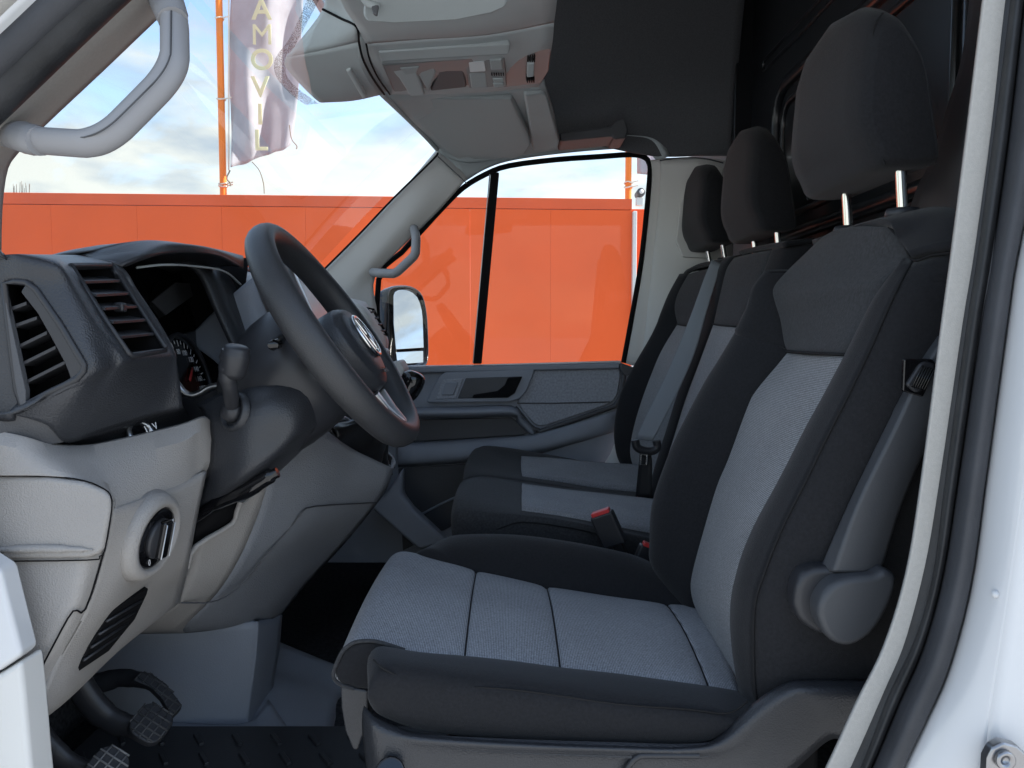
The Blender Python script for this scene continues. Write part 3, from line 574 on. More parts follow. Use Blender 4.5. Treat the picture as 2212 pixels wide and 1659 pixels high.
# ------------------------------------------------------------------ dashboard
da = thing('dashboard', 'two tone dashboard, black above and light grey below, behind the steering wheel', 'dashboard', (-.6, 1.6, .9))
rowsD = [Z5((-80, 205, .80), (20, 200, .80), (140, 196, .82), (300, 197, .9), (400, 199, .95), (520, 200, 1.0), (640, 200, 1.03)),
         Z5((-80, 225, .80), (20, 215, .80), (150, 212, .80), (350, 235, .815), (455, 265, .85), (715, 262, .95), (800, 285, .97)),
         Z5((-80, 368, .80), (30, 368, .8), (200, 385, .8), (450, 400, .815), (545, 400, .85), (805, 400, .95), (900, 440, .97)),
         Z5((-80, 700, .80), (60, 700, .8), (395, 665, .8), (600, 660, .818), (700, 650, .85), (945, 620, .95), (1040, 650, .97)),
         Z5((-80, 1185, .80), (135, 1185, .8), (548, 945, .8), (735, 880, .83), (838, 853, .85), (1075, 822, .95), (1135, 830, .97)),
         Z5((-80, 1215, .80), (112, 1200, .8), (500, 1060, .802), (680, 985, .828), (815, 950, .853), (1080, 905, .95), (1148, 905, .971)),
         Z5((-80, 1228, .80), (80, 1216, .8), (415, 1165, .804), (575, 1185, .83), (745, 1130, .862), (1045, 1065, .95), (1168, 1045, .976)),
         Z5((-80, 1240, .80), (50, 1230, .8), (300, 1300, .81), (430, 1415, .84), (650, 1350, .88), (990, 1240, .95), (1185, 1190, .98))]
patch('dash_pad', rowsD, BLK, da, k=6, thick=.006, holes={(2, 1), (3, 1), (1, 4), (2, 4), (3, 4)})
# top of the dash and the instrument hood
def top_edge(l): return [Vector((-.86, p.y, 1.50)) for p in l]
hood0 = Z5((530, 195, 1.0), (700, 152, 1.0), (880, 110, 1.03), (1050, 108, 1.08), (1250, 135, 1.15), (1420, 165, 1.23), (1575, 205, 1.32))
hood1 = Z5((700, 240, .965), (800, 235, .975), (930, 180, 1.0), (1080, 132, 1.06), (1290, 142, 1.13), (1440, 178, 1.21), (1580, 240, 1.31))
hood2 = Z5((790, 285, .97), (835, 262, .975), (960, 215, 1.0), (1100, 188, 1.06), (1300, 188, 1.13), (1440, 218, 1.21), (1575, 290, 1.31))
patch('instrument_hood', [hood0, hood1, hood2], BLK, da, k=5, thick=.006)
patch('dash_top', [[Vector((-.9, p.y, 1.44)) for p in hood0], [p + Vector((-.12, 0, -.022)) for p in hood0], hood0], BLK, da, k=4, thick=.004, toward=Vector((0, 1.2, 9)))
patch('dash_top', [[Vector((-.9, p.y, 1.43)) for p in rowsD[0]], [p + Vector((-.10, 0, -.02)) for p in rowsD[0]], rowsD[0]], BLK, da, k=3, thick=.004, toward=Vector((0, 1.2, 9)))
mk('binnacle_shell', [(-.64, .96, 1.3), (-.64, 1.36, 1.3), (-.64, 1.36, 1.58), (-.64, .96, 1.50), (-.50, 1.36, 1.3), (-.46, 1.36, 1.585)], [(0, 1, 2, 3), (1, 4, 5, 2)], DEEP, da, smooth=False, solid=.004)
hood3 = [p + Vector((-.13, 0, -.01)) for p in hood2]
patch('hood_lining', [hood2, [p + Vector((-.03, 0, .004)) for p in hood2], hood3], BLKS, da, k=4, thick=.004)
# inner panel of the instruments, cheek, gauge
IPN = Vector((.97, 0, .243)).normalized(); IPC = Vector((-.545, 1.15, 1.46))
def ipz(z): return IPC.x - (z - IPC.z) * .25
ip = slab('instrument_panel', [Vector((ipz(z), y, z)) for y, z in ((1.03, 1.535), (1.34, 1.57), (1.34, 1.32), (1.03, 1.32))], GLOSS, da, thick=.01, bevel=0)
slab('panel_patch', onplane(((327, 651), (377, 610), (447, 617), (357, 681)), IPC, IPN), GRYD, ip, thick=.004, push=.002, bevel=.001)  # slightly lighter slab set flush on the instrument panel
tube('display_edge', Z5((885, 282, 1.03), (1060, 264, 1.07), (1250, 272, 1.14), (1450, 305, 1.22), (1558, 390, 1.30)), .0016, VIS, da, n=6)
patch('dash_cheek', [M((400, 735, 1.335), (460, 675, 1.335), (520, 620, 1.335), (545, 600, 1.34)), M((413, 745, 1.325), (490, 700, 1.325), (540, 665, 1.325), (580, 680, 1.34)), M((440, 762, 1.315), (500, 750, 1.31), (570, 735, 1.30), (625, 740, 1.32)), M((480, 798, 1.3), (530, 805, 1.29), (590, 800, 1.27), (650, 790, 1.29)), M((500, 860, 1.28), (550, 860, 1.26), (600, 850, 1.24), (660, 840, 1.26))], DOORP, da, k=5, thick=.004)
def disc(c, nrm, r, n=28, s=1.0):
    nrm = Vector(nrm).normalized(); a = nrm.cross(Vector((0, 1, 0))).normalized(); b = nrm.cross(a)
    return [c + a * (r * math.cos(t)) + b * (r * s * math.sin(t)) for t in [2 * math.pi * i / n for i in range(n)]]
GN = IPN; gc = onplane([(398, 826)], IPC, IPN)[0] + IPN * .004
slab('gauge', disc(gc, GN, .072), GLOSS, da, thick=.006, bevel=.001, toward=Vector((1, 1.1, 1.8)))
tube('gauge_rim', disc(gc + GN * .006, GN, .076, 20), .004, BLKS, da, k=2, n=8, closed=True)
ga = GN.cross(Vector((0, 1, 0))).normalized(); gb = Vector((0, 1, 0))
def gpt(a, r): return gc + GN * .0015 + (gb * math.sin(a) - ga * math.cos(a)) * r * (1 if True else 0)
sgn = 1 if ga.z < 0 else -1
def gp2(deg, r):                                            # clock angle from the top, clockwise for the driver
    a = R(deg); upv = ga * (-sgn); rt = Vector((0, 1, 0))
    return gc + GN * .002 + upv * (r * math.cos(a)) + rt * (r * math.sin(a))
gau = bpy.data.objects['gauge']
for i in range(25):
    d = -120 + i * 10
    bar('gauge_tick', gp2(d, .068), gp2(d, .062 if i % 2 else .058), (gp2(d + 1.6, .06) - gp2(d, .06)), GN * .0005, WHT, gau, bevel=0)
for d, s in ((20, '100'), (45, '120'), (68, '140'), (88, '160'), (108, '180'), (-5, '80')):
    text('gauge_number', s, gp2(d, .049), (0, 1, 0), ga * (-sgn), .0125, WHT, gau, ext=.0002)
bar('gauge_needle', gp2(60, .006), gp2(52, .036), gp2(150, .004) - gc - GN * .002, GN * .002, RED, gau, bevel=0)
slab('cluster_base', M((380, 850), (400, 853), (440, 852), (490, 830), (480, 900), (450, 920), (395, 910), y=1.16), BLKS, da, thick=.02)
tube('cluster_trim', M((380, 825, 1.1), (396, 846, 1.1), (413, 854, 1.1), (432, 850, 1.1), (452, 838, 1.1), (476, 832, 1.1)), .005, SILV, da, n=8)
# vents
def vent(name_lbl, outline, slats, off, depthv, sw):
    fr = tube('air_vent', outline, .0035, BLKS, da, k=1, n=8, closed=True)
    recess('vent_duct', outline, off, DEEP, fr)
    for a, b in slats:
        bar('slat', a, b, depthv, sw, BLKS, fr, bevel=.0006)
    return fr
o2 = Z5((462, 270, .852), (715, 265, .948), (735, 280, .95), (1072, 800, .95), (1065, 820, .95), (850, 852, .852), (830, 835, .85), (700, 650, .85))
sl2 = [(Z5((a, b, .853))[0], Z5((c, d, .947))[0]) for a, b, c, d in ((553, 388, 785, 378), (625, 474, 842, 460), (680, 560, 895, 545), (735, 648, 950, 632), (785, 745, 1000, 722))]
v2 = vent('', o2, sl2, (-.05, 0, .0), Vector((-.022, 0, .004)), Vector((0, 0, .0035)))
box('vent_tab', Z5((780, 540, .90))[0], (.012, .012, .011), BLKS, v2, bevel=.003)
o1 = Z5((25, 385), (100, 372), (170, 378), (235, 425), (390, 650), (548, 915), (545, 950), (500, 1005), (330, 1085), (140, 1185), (110, 1080), y=.80)
sl1 = [(Z5((a, b, .803))[0], Z5((c, d, .803))[0]) for a, b, c, d in ((70, 562, 172, 525), (95, 672, 240, 620), (120, 806, 305, 715), (140, 920, 362, 810), (165, 1038, 422, 908))]
v1 = vent('', o1, sl1, (-.01, .045, 0), Vector((-.004, .03, -.002)), Vector((0, 0, .004)))
slab('vent_border', Z5((170, 375), (240, 425), (395, 650), (550, 915), (548, 955), (500, 1005), (455, 1010), (440, 960), (415, 900), (330, 740), (240, 580), (130, 440), y=.7985), BLKS, v1, thick=.006, bevel=.002)
slab('vent_border', Z5((22, 470), (32, 470), (165, 1080), (165, 1160), (130, 1190), (90, 1000), y=.797), GRYD, v1, thick=.008, bevel=.002)
# black shelf with the 12 V socket
sh = patch('dash_shelf', [Z5((430, 1410, .86), (650, 1345, .89), (990, 1238, .97), (1190, 1185, 1.01)), Z5((470, 1440, .90), (700, 1400, .93), (1020, 1310, 1.0), (1228, 1262, 1.05)), Z5((470, 1500, .90), (700, 1460, .93), (1020, 1390, 1.0), (1228, 1330, 1.05))], BLK, da, k=4, thick=.01)
sp = Z5((915, 1360, .955))[0]
so_ = tube('power_socket', disc(sp, (.75, -.35, .5), .0165, 16), .0035, SILV, da, k=2, n=8, closed=True)
slab('socket_cover', disc(sp, (.75, -.35, .5), .016, 18), GLOSS, so_, thick=.006, bevel=.002)
text('socket_print', '12 V', Z5((972, 1338, .945))[0] + Vector((.004, -.006, .004)), (.25, .9, .15), (-.4, 0, .9), .012, WHT, so_, ext=.0003)
slab('tray_end', Z5((-60, 1250, .80), (0, 1245, .80), (215, 1208, .80), (235, 1215, .805), (430, 1415, .84), (330, 1440, .83), (0, 1400, .80), (-60, 1400, .80)), GRYD, da, thick=.02, bevel=.003)
# light grey lower panels
patch('tray_lip', [Z5((-120, 1335, .83), (60, 1335, .83), (200, 1370, .85), (340, 1420, .87), (520, 1430, .885), (700, 1405, .91), (1150, 1300, .99), (1310, 1246, 1.02), (1372, 1270, 1.04)),
      M((-40, 931, .795), (0, 932, .80), (60, 945, .81), (113, 960, .83), (173, 963, .86), (233, 955, .885), (383, 920, .965), (437, 902, .995), (458, 910, 1.02)),
      M((-40, 962, .785), (0, 962, .79), (60, 972, .80), (118, 988, .815), (180, 992, .84), (245, 990, .865), (388, 956, .945), (432, 935, .98), (470, 962, 1.02)),
      M((-40, 1000, .785), (0, 1002, .79), (80, 1008, .795), (150, 1018, .805), (215, 1034, .825), (258, 1046, .845), (390, 1008, .945), (428, 992, .985), (468, 1000, 1.02)),
      M((-40, 1026, .79), (0, 1027, .79), (100, 1028, .795), (180, 1038, .803), (240, 1071, .818), (262, 1098, .835), (394, 1045, .95), (425, 1030, .99), (450, 1018, 1.02)),
      M((-40, 1028, .82), (0, 1030, .82), (100, 1032, .82), (180, 1042, .83), (238, 1075, .84), (262, 1104, .855), (394, 1050, .97), (425, 1034, 1.01), (450, 1022, 1.04))], GRY, da, k=1, kc=5, thick=.006, bevel=.0045, bseg=3)
lp = patch('lower_panel', [M((244, 1100, .82), (300, 1082, .86), (394, 1044, .95), (447, 1018, 1.0)), M((225, 1187, .82), (290, 1180, .86), (370, 1150, .94), (430, 1100, 1.0)), M((186, 1316, .82), (250, 1290, .86), (330, 1245, .95), (410, 1205, 1.02)), M((118, 1440, .815), (190, 1395, .86), (280, 1330, .97), (400, 1255, 1.08)), M((64, 1573, .80), (150, 1504, .86), (262, 1397, 1.0), (390, 1297, 1.12)), M((68, 1560, .86), (155, 1500, .92), (268, 1395, 1.05), (395, 1297, 1.16))], GRY, da, k=5, thick=.006)
patch('end_panel', [M((-60, 1190, .803), (120, 1190, .803), (187, 1190, .803), (232, 1180, .821)), M((-40, 1290, .8), (110, 1300, .8), (160, 1310, .803), (188, 1318, .822)), M((-30, 1400, .8), (50, 1410, .8), (98, 1424, .803), (120, 1440, .817)), M((20, 1500, .8), (42, 1510, .8), (56, 1520, .80), (76, 1530, .804)), M((40, 1580, .8), (50, 1580, .8), (58, 1578, .80), (66, 1575, .80))], GRY, da, k=5, thick=.006)
tube('panel_joint', M((240, 1080, .812), (243, 1104, .817), (225, 1190, .817), (185, 1316, .817), (158, 1320, .80), (120, 1385, .80), (68, 1487, .797), (55, 1530, .797)), .0010, DEEP, da, k=3, n=6)
cd = slab('compartment_lid', M((-60, 1029), (100, 1031), (180, 1041), (224, 1059), (237, 1074), (238, 1104), (224, 1185), (213, 1199), (187, 1207), (-60, 1210), y=.795), GRY, da, thick=.012, bevel=.005)
tube('panel_joint', M((-60, 1026), (100, 1028.5), (181, 1038), (226, 1057), (240, 1073), (241, 1104), (227, 1186), (215, 1202), (188, 1210), (-60, 1213), y=.7985), .0008, DEEP, da, k=3, n=6)
tube('lid_ridge', M((-40, 1189), (0, 1188), (80, 1185), (150, 1186), (200, 1188), y=.794), [.001, .003, .0045, .0045, .003, .001], GRY, cd, k=4, n=8)
# light switch
SWN = Vector((.95, -.12, -.2)).normalized(); swc = P(332, 1160, .893)
def ring(c, nrm, r, h, s=1.0, n=32): return [p + Vector(nrm).normalized() * h for p in disc(c, nrm, r, n, s)]
sw = loft('light_switch_bezel', [ring(swc, SWN, .056, -.012), ring(swc, SWN, .050, .003), ring(swc, SWN, .044, .008), ring(swc, SWN, .038, .007), ring(swc, SWN, .037, .0)], GRY, da)
loft('switch_plate', [ring(swc, SWN, .0368, -.004), ring(swc, SWN, .0365, .004), ring(swc, SWN, .034, .0052), ring(swc, SWN, .01, .0054)], GLOSS, sw)
loft('switch_knob', [ring(swc, SWN, .024, .004), ring(swc, SWN, .0235, .009), ring(swc, SWN, .022, .011), ring(swc, SWN, .005, .0115)], BLKS, sw)
sa = SWN.cross(Vector((0, 1, 0))).normalized(); sb = SWN.cross(sa)
box('switch_grip', swc + SWN * .012, (.046, .018, .012), GLOSS, sw, rot=Matrix((sa, sb, SWN)).transposed(), bevel=.004)
for dd in (-.008, .008): bar('switch_trim', swc + sb * dd + sa * .021 + SWN * .0175, swc + sb * dd - sa * .021 + SWN * .0175, sb * .0015, SWN * .002, SILV, sw)
for s, a in (('0', 200), ('*', 165), ('c', 135), ('-', 110), ('#', 60)):
    text('switch_mark', s, swc + SWN * .0062 + (sa * math.cos(R(a)) + sb * -math.sin(R(a)) * 1) * .029, Vector((0, 1, 0)), Vector((0, 0, 1)), .010, WHT, sw, ext=.0002)
# black foot vent
fv = slab('foot_vent', B1((605, 728, .872), (820, 605, .945), (812, 640, .945), (742, 785, .94), (618, 932, .925), (585, 965, .91), (385, 1102, .853)), DEEP, da, thick=.014, push=.009, bevel=.001)
for i in range(4):
    t0 = (i + .7) / 5
    a = B1((605 - 220 * t0 * 1.0, 728 + 374 * t0, .872 - .019 * t0))[0]; b = B1((815 - 215 * t0, 615 + 330 * t0, .945 - .025 * t0))[0]
    bar('slat', a + Vector((.0085, -.004, -.004)), b + Vector((.0085, -.004, -.004)), Vector((0, 0, -.0025)), Vector((.0025, 0, 0)), BLKS, fv, bevel=0)
# dark cover under the column with adjusting lever and slot
patch('column_cover', [M((425, 872, 1.05), (480, 845, 1.04), (525, 812, 1.05), (570, 778, 1.08), (640, 740, 1.12)), M((452, 925, 1.01), (515, 885, .985), (575, 860, .985), (640, 830, 1.02), (700, 800, 1.08)), M((450, 1000, 1.01), (525, 975, .972), (600, 945, .982), (650, 920, 1.0), (705, 895, 1.08)), M((428, 1075, 1.03), (500, 1050, .985), (570, 1010, .985), (625, 975, 1.03), (692, 930, 1.1)), M((410, 1140, 1.06), (460, 1105, 1.06), (540, 1060, 1.07), (590, 1030, 1.09), (640, 985, 1.14))], BLK, da, k=5, thick=.006)
tube('column_lever', M((420, 1120, 1.04), (470, 1085, 1.02), (530, 1060, 1.0), (580, 1030, .99), (600, 1020, .99)), [.008, .010, .011, .010, .007], GLOSS, da, k=5, n=10)
slab('column_slot', M((412, 1190, 1.06), (428, 1120, 1.06), (520, 1075, 1.09), (516, 1098, 1.09), (500, 1128, 1.09), (424, 1182, 1.06)), DEEP, da, thick=.01, bevel=0)
tube('slot_edge', M((404, 1226, 1.05), (424, 1180, 1.05), (500, 1133, 1.085), (512, 1105, 1.085), (520, 1084, 1.085)), .004, GRY, da, k=3, n=8)
# knee panel and centre console
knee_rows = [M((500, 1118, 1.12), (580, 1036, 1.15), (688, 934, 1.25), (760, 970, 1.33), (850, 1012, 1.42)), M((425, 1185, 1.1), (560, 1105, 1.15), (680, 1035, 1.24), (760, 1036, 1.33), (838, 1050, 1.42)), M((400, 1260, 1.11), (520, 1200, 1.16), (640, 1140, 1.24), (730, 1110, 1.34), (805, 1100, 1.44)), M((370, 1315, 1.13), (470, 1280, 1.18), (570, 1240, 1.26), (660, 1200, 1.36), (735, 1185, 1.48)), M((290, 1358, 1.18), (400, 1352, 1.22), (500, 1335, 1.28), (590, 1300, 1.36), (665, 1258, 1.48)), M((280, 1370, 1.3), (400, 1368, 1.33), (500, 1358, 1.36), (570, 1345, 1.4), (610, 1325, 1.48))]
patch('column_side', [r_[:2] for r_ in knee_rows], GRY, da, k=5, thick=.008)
kp = patch('knee_panel', [r_[1:] for r_ in knee_rows], MIDG, da, k=5, thick=.008)  # same panel as the column side; darker grey paints in its turned, shaded face
tube('panel_joint', M((380, 1302, 1.125), (470, 1298, 1.17), (530, 1255, 1.2), (570, 1205, 1.2), (628, 1138, 1.225), (650, 1110, 1.225), (680, 1094, 1.255), (812, 1086, 1.425)), .0013, GRYD, da, k=3, n=6)
# lower tunnel
patch('tunnel_box', [M((120, 1380, 1.4), (300, 1362, 1.34), (450, 1352, 1.34), (545, 1345, 1.345), (565, 1342, 1.36), (610, 1328, 1.5)), M((130, 1430, 1.4), (290, 1430, 1.35), (440, 1430, 1.35), (538, 1430, 1.355), (558, 1428, 1.37), (604, 1400, 1.5)), M((200, 1530, 1.4), (300, 1540, 1.36), (430, 1550, 1.36), (520, 1550, 1.365), (545, 1540, 1.385), (590, 1490, 1.5)), M((200, 1560, 1.4), (300, 1566, 1.36), (430, 1568, 1.36), (530, 1566, 1.365), (556, 1556, 1.385), (600, 1500, 1.5))], DOORP, da, k=5, thick=.01)
patch('tunnel_foot', [M((340, 1556, 1.36), (450, 1564, 1.36), (540, 1558, 1.365), (580, 1510, 1.43)), M((340, 1568, 1.33), (450, 1578, 1.33), (540, 1575, 1.33), (620, 1570, 1.36)), M((340, 1580, 1.33), (450, 1592, 1.33), (540, 1590, 1.33), (620, 1583, 1.36))], DOORP, da, k=5, thick=.01)
patch('floor_ramp', [M((600, 1385, 1.70), (660, 1410, 1.65), (760, 1450, 1.56)), M((585, 1440, 1.6), (640, 1450, 1.59), (745, 1490, 1.52)), M((562, 1480, 1.50), (630, 1478, 1.52), (735, 1515, 1.48)), M((550, 1540, 1.40), (620, 1530, 1.42), (725, 1552, 1.41)), M((545, 1582, 1.34), (620, 1572, 1.36), (720, 1580, 1.36))], DOORP, da, k=4, thick=.006)
# radio, centre and far end of the dash
patch('dash_fascia', [[Vector((-.56, y, 1.585)) for y in (1.24, 1.5, 1.8, 2.1, 2.3)], [Vector((-.50, y, 1.56)) for y in (1.24, 1.5, 1.8, 2.1, 2.3)], [Vector((-.47, y, 1.5)) for y in (1.24, 1.5, 1.8, 2.1, 2.3)], [Vector((-.42, y, 1.36)) for y in (1.24, 1.5, 1.8, 2.1, 2.3)], [Vector((-.44, y, 1.2)) for y in (1.24, 1.5, 1.8, 2.1, 2.3)], [Vector((-.55, y, 1.0)) for y in (1.24, 1.5, 1.8, 2.1, 2.3)]], BLK, da, k=4, thick=.01)
patch('dash_top', [[Vector((-.9, y, 1.49)) for y in (1.2, 1.5, 1.8, 2.1, 2.3)], [Vector((-.70, y, 1.56)) for y in (1.2, 1.5, 1.8, 2.1, 2.3)], [Vector((-.56, y, 1.585)) for y in (1.2, 1.5, 1.8, 2.1, 2.3)]], BLK, da, k=4, thick=.01)
ra = slab('radio', [Vector(p) for p in ((-.44, 1.42, 1.58), (-.44, 1.80, 1.58), (-.385, 1.80, 1.44), (-.385, 1.42, 1.44))], BLKS, da, thick=.02, push=.02, bevel=.004)
slab('radio_screen', [Vector(p) for p in ((-.432, 1.49, 1.558), (-.432, 1.73, 1.558), (-.394, 1.73, 1.463), (-.394, 1.49, 1.463))], SCR, ra, thick=.003, push=.0225, bevel=.001)
tube('radio_bezel', [Vector(p) + Vector((.022, 0, .01)) for p in ((-.434, 1.47, 1.565), (-.434, 1.75, 1.565), (-.392, 1.75, 1.457), (-.392, 1.47, 1.457))], .004, SILV, ra, k=1, n=6, closed=True)
pe = patch('passenger_dash_end', [M((735, 642, 2.1), (760, 645, 2.15), (790, 652, 2.25)), M((745, 655, 2.1), (790, 668, 2.12), (820, 700, 2.22)), M((750, 700, 2.1), (800, 715, 2.1), (838, 730, 2.2)), M((760, 745, 2.1), (815, 745, 2.1), (838, 752, 2.2)), M((780, 790, 2.1), (820, 760, 2.12), (830, 760, 2.2))], TRIM, da, k=4, thick=.01)
tube('air_vent', M((792, 665, 2.2), (806, 668, 2.22), (836, 725, 2.2), (822, 722, 2.17)), .004, DEEP, da, k=1, n=6, closed=True)
for i in range(4): tube('slat', [P(797 + i * 8, 676 + i * 13, 2.17), P(810 + i * 7, 672 + i * 14, 2.2)], .003, BLKS, da, k=1, n=6)
slab('glove_box', M((770, 752), (835, 752), (838, 765), (800, 800), (770, 800), y=2.12), TRIM, da, thick=.05, bevel=.01)
prism('cup_holder', M((845, 782), (862, 778), (874, 800), (860, 830), (840, 830), y=1.95), .1, TRIM, da, bevel=.006)

slab('kick_panel', M((838, 1060), (870, 1012), (870, 1070), (893, 1100), (970, 1172), (905, 1190), (800, 1098), y=2.2), DOORP, da, thick=.05, bevel=.012)

# gear lever on the console
gl = thing('gear_lever', 'black gear lever with creased leather gaiter beside the steering wheel', 'gear lever', P(800, 985, 1.42))
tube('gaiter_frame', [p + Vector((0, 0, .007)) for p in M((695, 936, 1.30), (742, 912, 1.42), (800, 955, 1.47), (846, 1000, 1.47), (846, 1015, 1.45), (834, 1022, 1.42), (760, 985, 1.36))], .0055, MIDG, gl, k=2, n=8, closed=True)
gfr = cr1(M((695, 936, 1.30), (742, 912, 1.42), (800, 955, 1.47), (846, 1000, 1.47), (846, 1015, 1.45), (834, 1022, 1.42), (760, 985, 1.36)), 5, True)
gcn = sum(gfr, Vector()) / len(gfr); gs = []
for i, (s, h) in enumerate(((1, -.003), (.93, .010), (.80, .004), (.70, .018), (.5, .03), (.3, .06), (.14, .10))):
    sh_ = (P(860, 900, 1.49) - gcn) * (h / .12 if h > .02 else 0)
    gs.append([gcn + (p - gcn) * s * (1 + (.11 * math.sin(j * 1.1 + i * 2.1) if 1 < i < 5 else 0)) + sh_ + Vector((.004 * math.sin(j * .9 + i), 0, h if h <= .02 else .02 + .01 * math.sin(j * .9 + i))) for j, p in enumerate(gfr)])
loft('gaiter', gs, LEATH, gl, ks=3)
kc = P(888, 832, 1.5)
tube('lever_rod', [P(800, 950, 1.45), P(850, 890, 1.48), kc], .008, BLKS, gl, n=10)
kn = [(-.03, .012), (-.022, .018), (-.005, .0225), (.012, .0235), (.022, .02), (.027, .012), (.028, .003)]
ax = Vector((.35, 0, .94)).normalized()
loft('gear_knob', [ring(kc, ax, r, h, n=20) for h, r in kn], GLOSS, gl, ks=2)

# ------------------------------------------------------------------ steering wheel
SA = R(34); WNV = Vector((math.cos(SA), 0, math.sin(SA))); WT = Vector((-math.sin(SA), 0, math.cos(SA))); WY = Vector((0, 1, 0))
WC = Vector((-.247, 1.10, 1.449)); WR = .168
stw = thing('steering_wheel', 'black three spoke steering wheel with round badge in front of the driver seat', 'steering wheel', WC)
def wp(a, r, h=0): return WC + WT * (r * math.cos(a)) + WY * (r * math.sin(a)) + WNV * h
n = 72; rv = []; rf = []
for i in range(n):
    a = 2 * math.pi * i / n
    fat = 1 + .16 * max(0, math.cos(2 * (a - R(90)) )) * .6
    for j in range(16):
        b = 2 * math.pi * j / 16
        rv.append(wp(a, WR + .0165 * fat * math.cos(b), .0205 * fat * math.sin(b)))
for i in range(n):
    for j in range(16): rf.append((i * 16 + j, ((i + 1) % n) * 16 + j, ((i + 1) % n) * 16 + (j + 1) % 16, i * 16 + (j + 1) % 16))
mk('rim', rv, rf, RUBR, stw)
def hub_ring(h, k, top=1.0):
    o = []
    for i in range(36):
        a = 2 * math.pi * i / 36; c, s = math.cos(a), math.sin(a)
        t = -.022 + (.055 if c > 0 else .075) * (abs(c) ** .8) * (1 if c > 0 else -1); y = .078 * (abs(s) ** .75) * (1 if s > 0 else -1) * (1 - .45 * max(0, -c))
        o.append(WC + WT * t * k + WY * y * k + WNV * h)
    return o
loft('hub', [hub_ring(-.045, .75), hub_ring(-.02, .9), hub_ring(-.004, .97), hub_ring(-.002, 1.0), hub_ring(.016, .97), hub_ring(.020, .93), hub_ring(.027, .8), hub_ring(.030, .6), hub_ring(.032, .3)], BLK, stw, ks=2)
def spoke(a0, w0, w1, m, h=0):
    s = []
    for r, w, hh in ((.05, w0, -.01), (.09, (w0 + w1) / 2, -.008), (.13, w1, -.004), (.165, w1 * 1.1, 0)):
        d = Vector(wp(a0, 1) - WC); q = WNV.cross(d).normalized()
        c = WC + d.normalized() * r + WNV * (hh + h)
        s.append([c + q * (w * math.cos(t)) + WNV * (.009 * math.sin(t)) for t in [2 * math.pi * i / 14 for i in range(14)]])
    return loft('spoke', s, m, stw, ks=3)
spoke(R(98), .030, .022, BLKS); spoke(R(-98), .030, .022, BLKS); spoke(R(180), .034, .026, BLKS)
# silver insert of the lower spoke
for sg in (-1, 1):
    slab('spoke_trim', [WC + WT * t_ + WY * (y_ * sg) + WNV * h_ for t_, y_, h_ in ((-.096, .024, .008), (-.10, .036, .006), (-.128, .030, .006), (-.152, .014, .012), (-.157, .0, .013), (-.150, .002, .012), (-.128, .018, .008))], SILV, stw, thick=.012, bevel=.002, toward=WC + WNV)
for sg in (-1, 1):
    slab('switch_pad', [WC + WT * t_ + WY * (y_ * sg) + WNV * .008 for t_, y_ in ((-.005, .085), (.0, .125), (-.03, .13), (-.042, .088))], GLOSS, stw, thick=.012, bevel=.003, toward=WC + WNV)
# round badge: ring, V over W
EB = WC - WT * .022 + WNV * .0335
em = tube('emblem', [EB + WT * (.032 * math.cos(a)) + WY * (.032 * math.sin(a)) for a in [i * math.pi / 12 for i in range(24)]], .003, CHR, stw, k=1, n=8, closed=True)
slab('emblem_disc', [EB + WT * (.031 * math.cos(a)) + WY * (.031 * math.sin(a)) - WNV * .001 for a in [i * math.pi / 12 for i in range(24)]], GLOSS, em, thick=.003, bevel=.0005, toward=WC + WNV)
def est(pts): tube('emblem_stroke', [EB + WT * b * .028 + WY * a * .028 + WNV * .001 for a, b in pts], .0016, CHR, em, k=1, n=6)
est(((-.42, .9), (0, .08), (.42, .9))); est(((-.86, .5), (-.42, -.85), (0, .0), (.42, -.85), (.86, .5)))
text('hub_print', 'AIRBAG', WC - WT * .078 + WNV * .0295, WY, WT, .009, PRNT, stw, ext=.0003)
# column behind the wheel with the stalk
col = loft('column_shroud', [[WC - WNV * h + WT * (r * 1.0 * math.cos(a)) + WY * (r * math.sin(a)) - WT * d for a in [2 * math.pi * i / 28 for i in range(28)]] for h, r, d in ((.03, .070, .005), (.045, .088, .008), (.09, .092, .012), (.14, .085, .02), (.17, .07, .025))], BLKS, stw, ks=2)
sb0 = P(503, 888, .985)
tube('stalk', [sb0, P(497, 840, .955), P(492, 812, .945), P(500, 780, .945), P(507, 765, .945)], [.009, .0095, .010, .011, .013, .0155, .0165], BLKS, stw, k=5, n=12)
loft('stalk_end', [ring(P(508, 778, .945), (.25, -.15, .95), r, h, n=12) for h, r in ((-.022, .012), (-.015, .0165), (.005, .0175), (.010, .0165), (.0115, .0155), (.016, .0155), (.018, .012))], BLKS, stw)
loft('stalk_ball', [[sb0 + Vector((.0155 * math.cos(t) * math.cos(a), .0155 * math.sin(t), .0155 * math.cos(t) * math.sin(a))) for a in [2 * math.pi * i / 16 for i in range(16)]] for t in [R(d) for d in (-85, -60, -35, 0, 35, 60, 85)]], BLKS, stw)
q0_, q1_, q2_ = P(452, 925, 1.01), P(515, 885, .985), P(525, 975, .96)
sn_ = (q1_ - q0_).cross(q2_ - q0_).normalized(); sn_ = sn_ if sn_.dot(EYEP - q0_) > 0 else -sn_
loft('stalk_ring', [[p + sn_ * h_ for p in disc(sb0 - sn_ * .002, sn_, r_, 24)] for r_, h_ in ((.026, -.004), (.0245, .004), (.0205, .005), (.0185, -.003))], BLK, stw, cap=False)
tube('stalk', [WC - WNV * .05 - WY * .07 + WT * .03, P(590, 745, .97), P(600, 742, .98)], .007, GLOSS, stw, n=8)

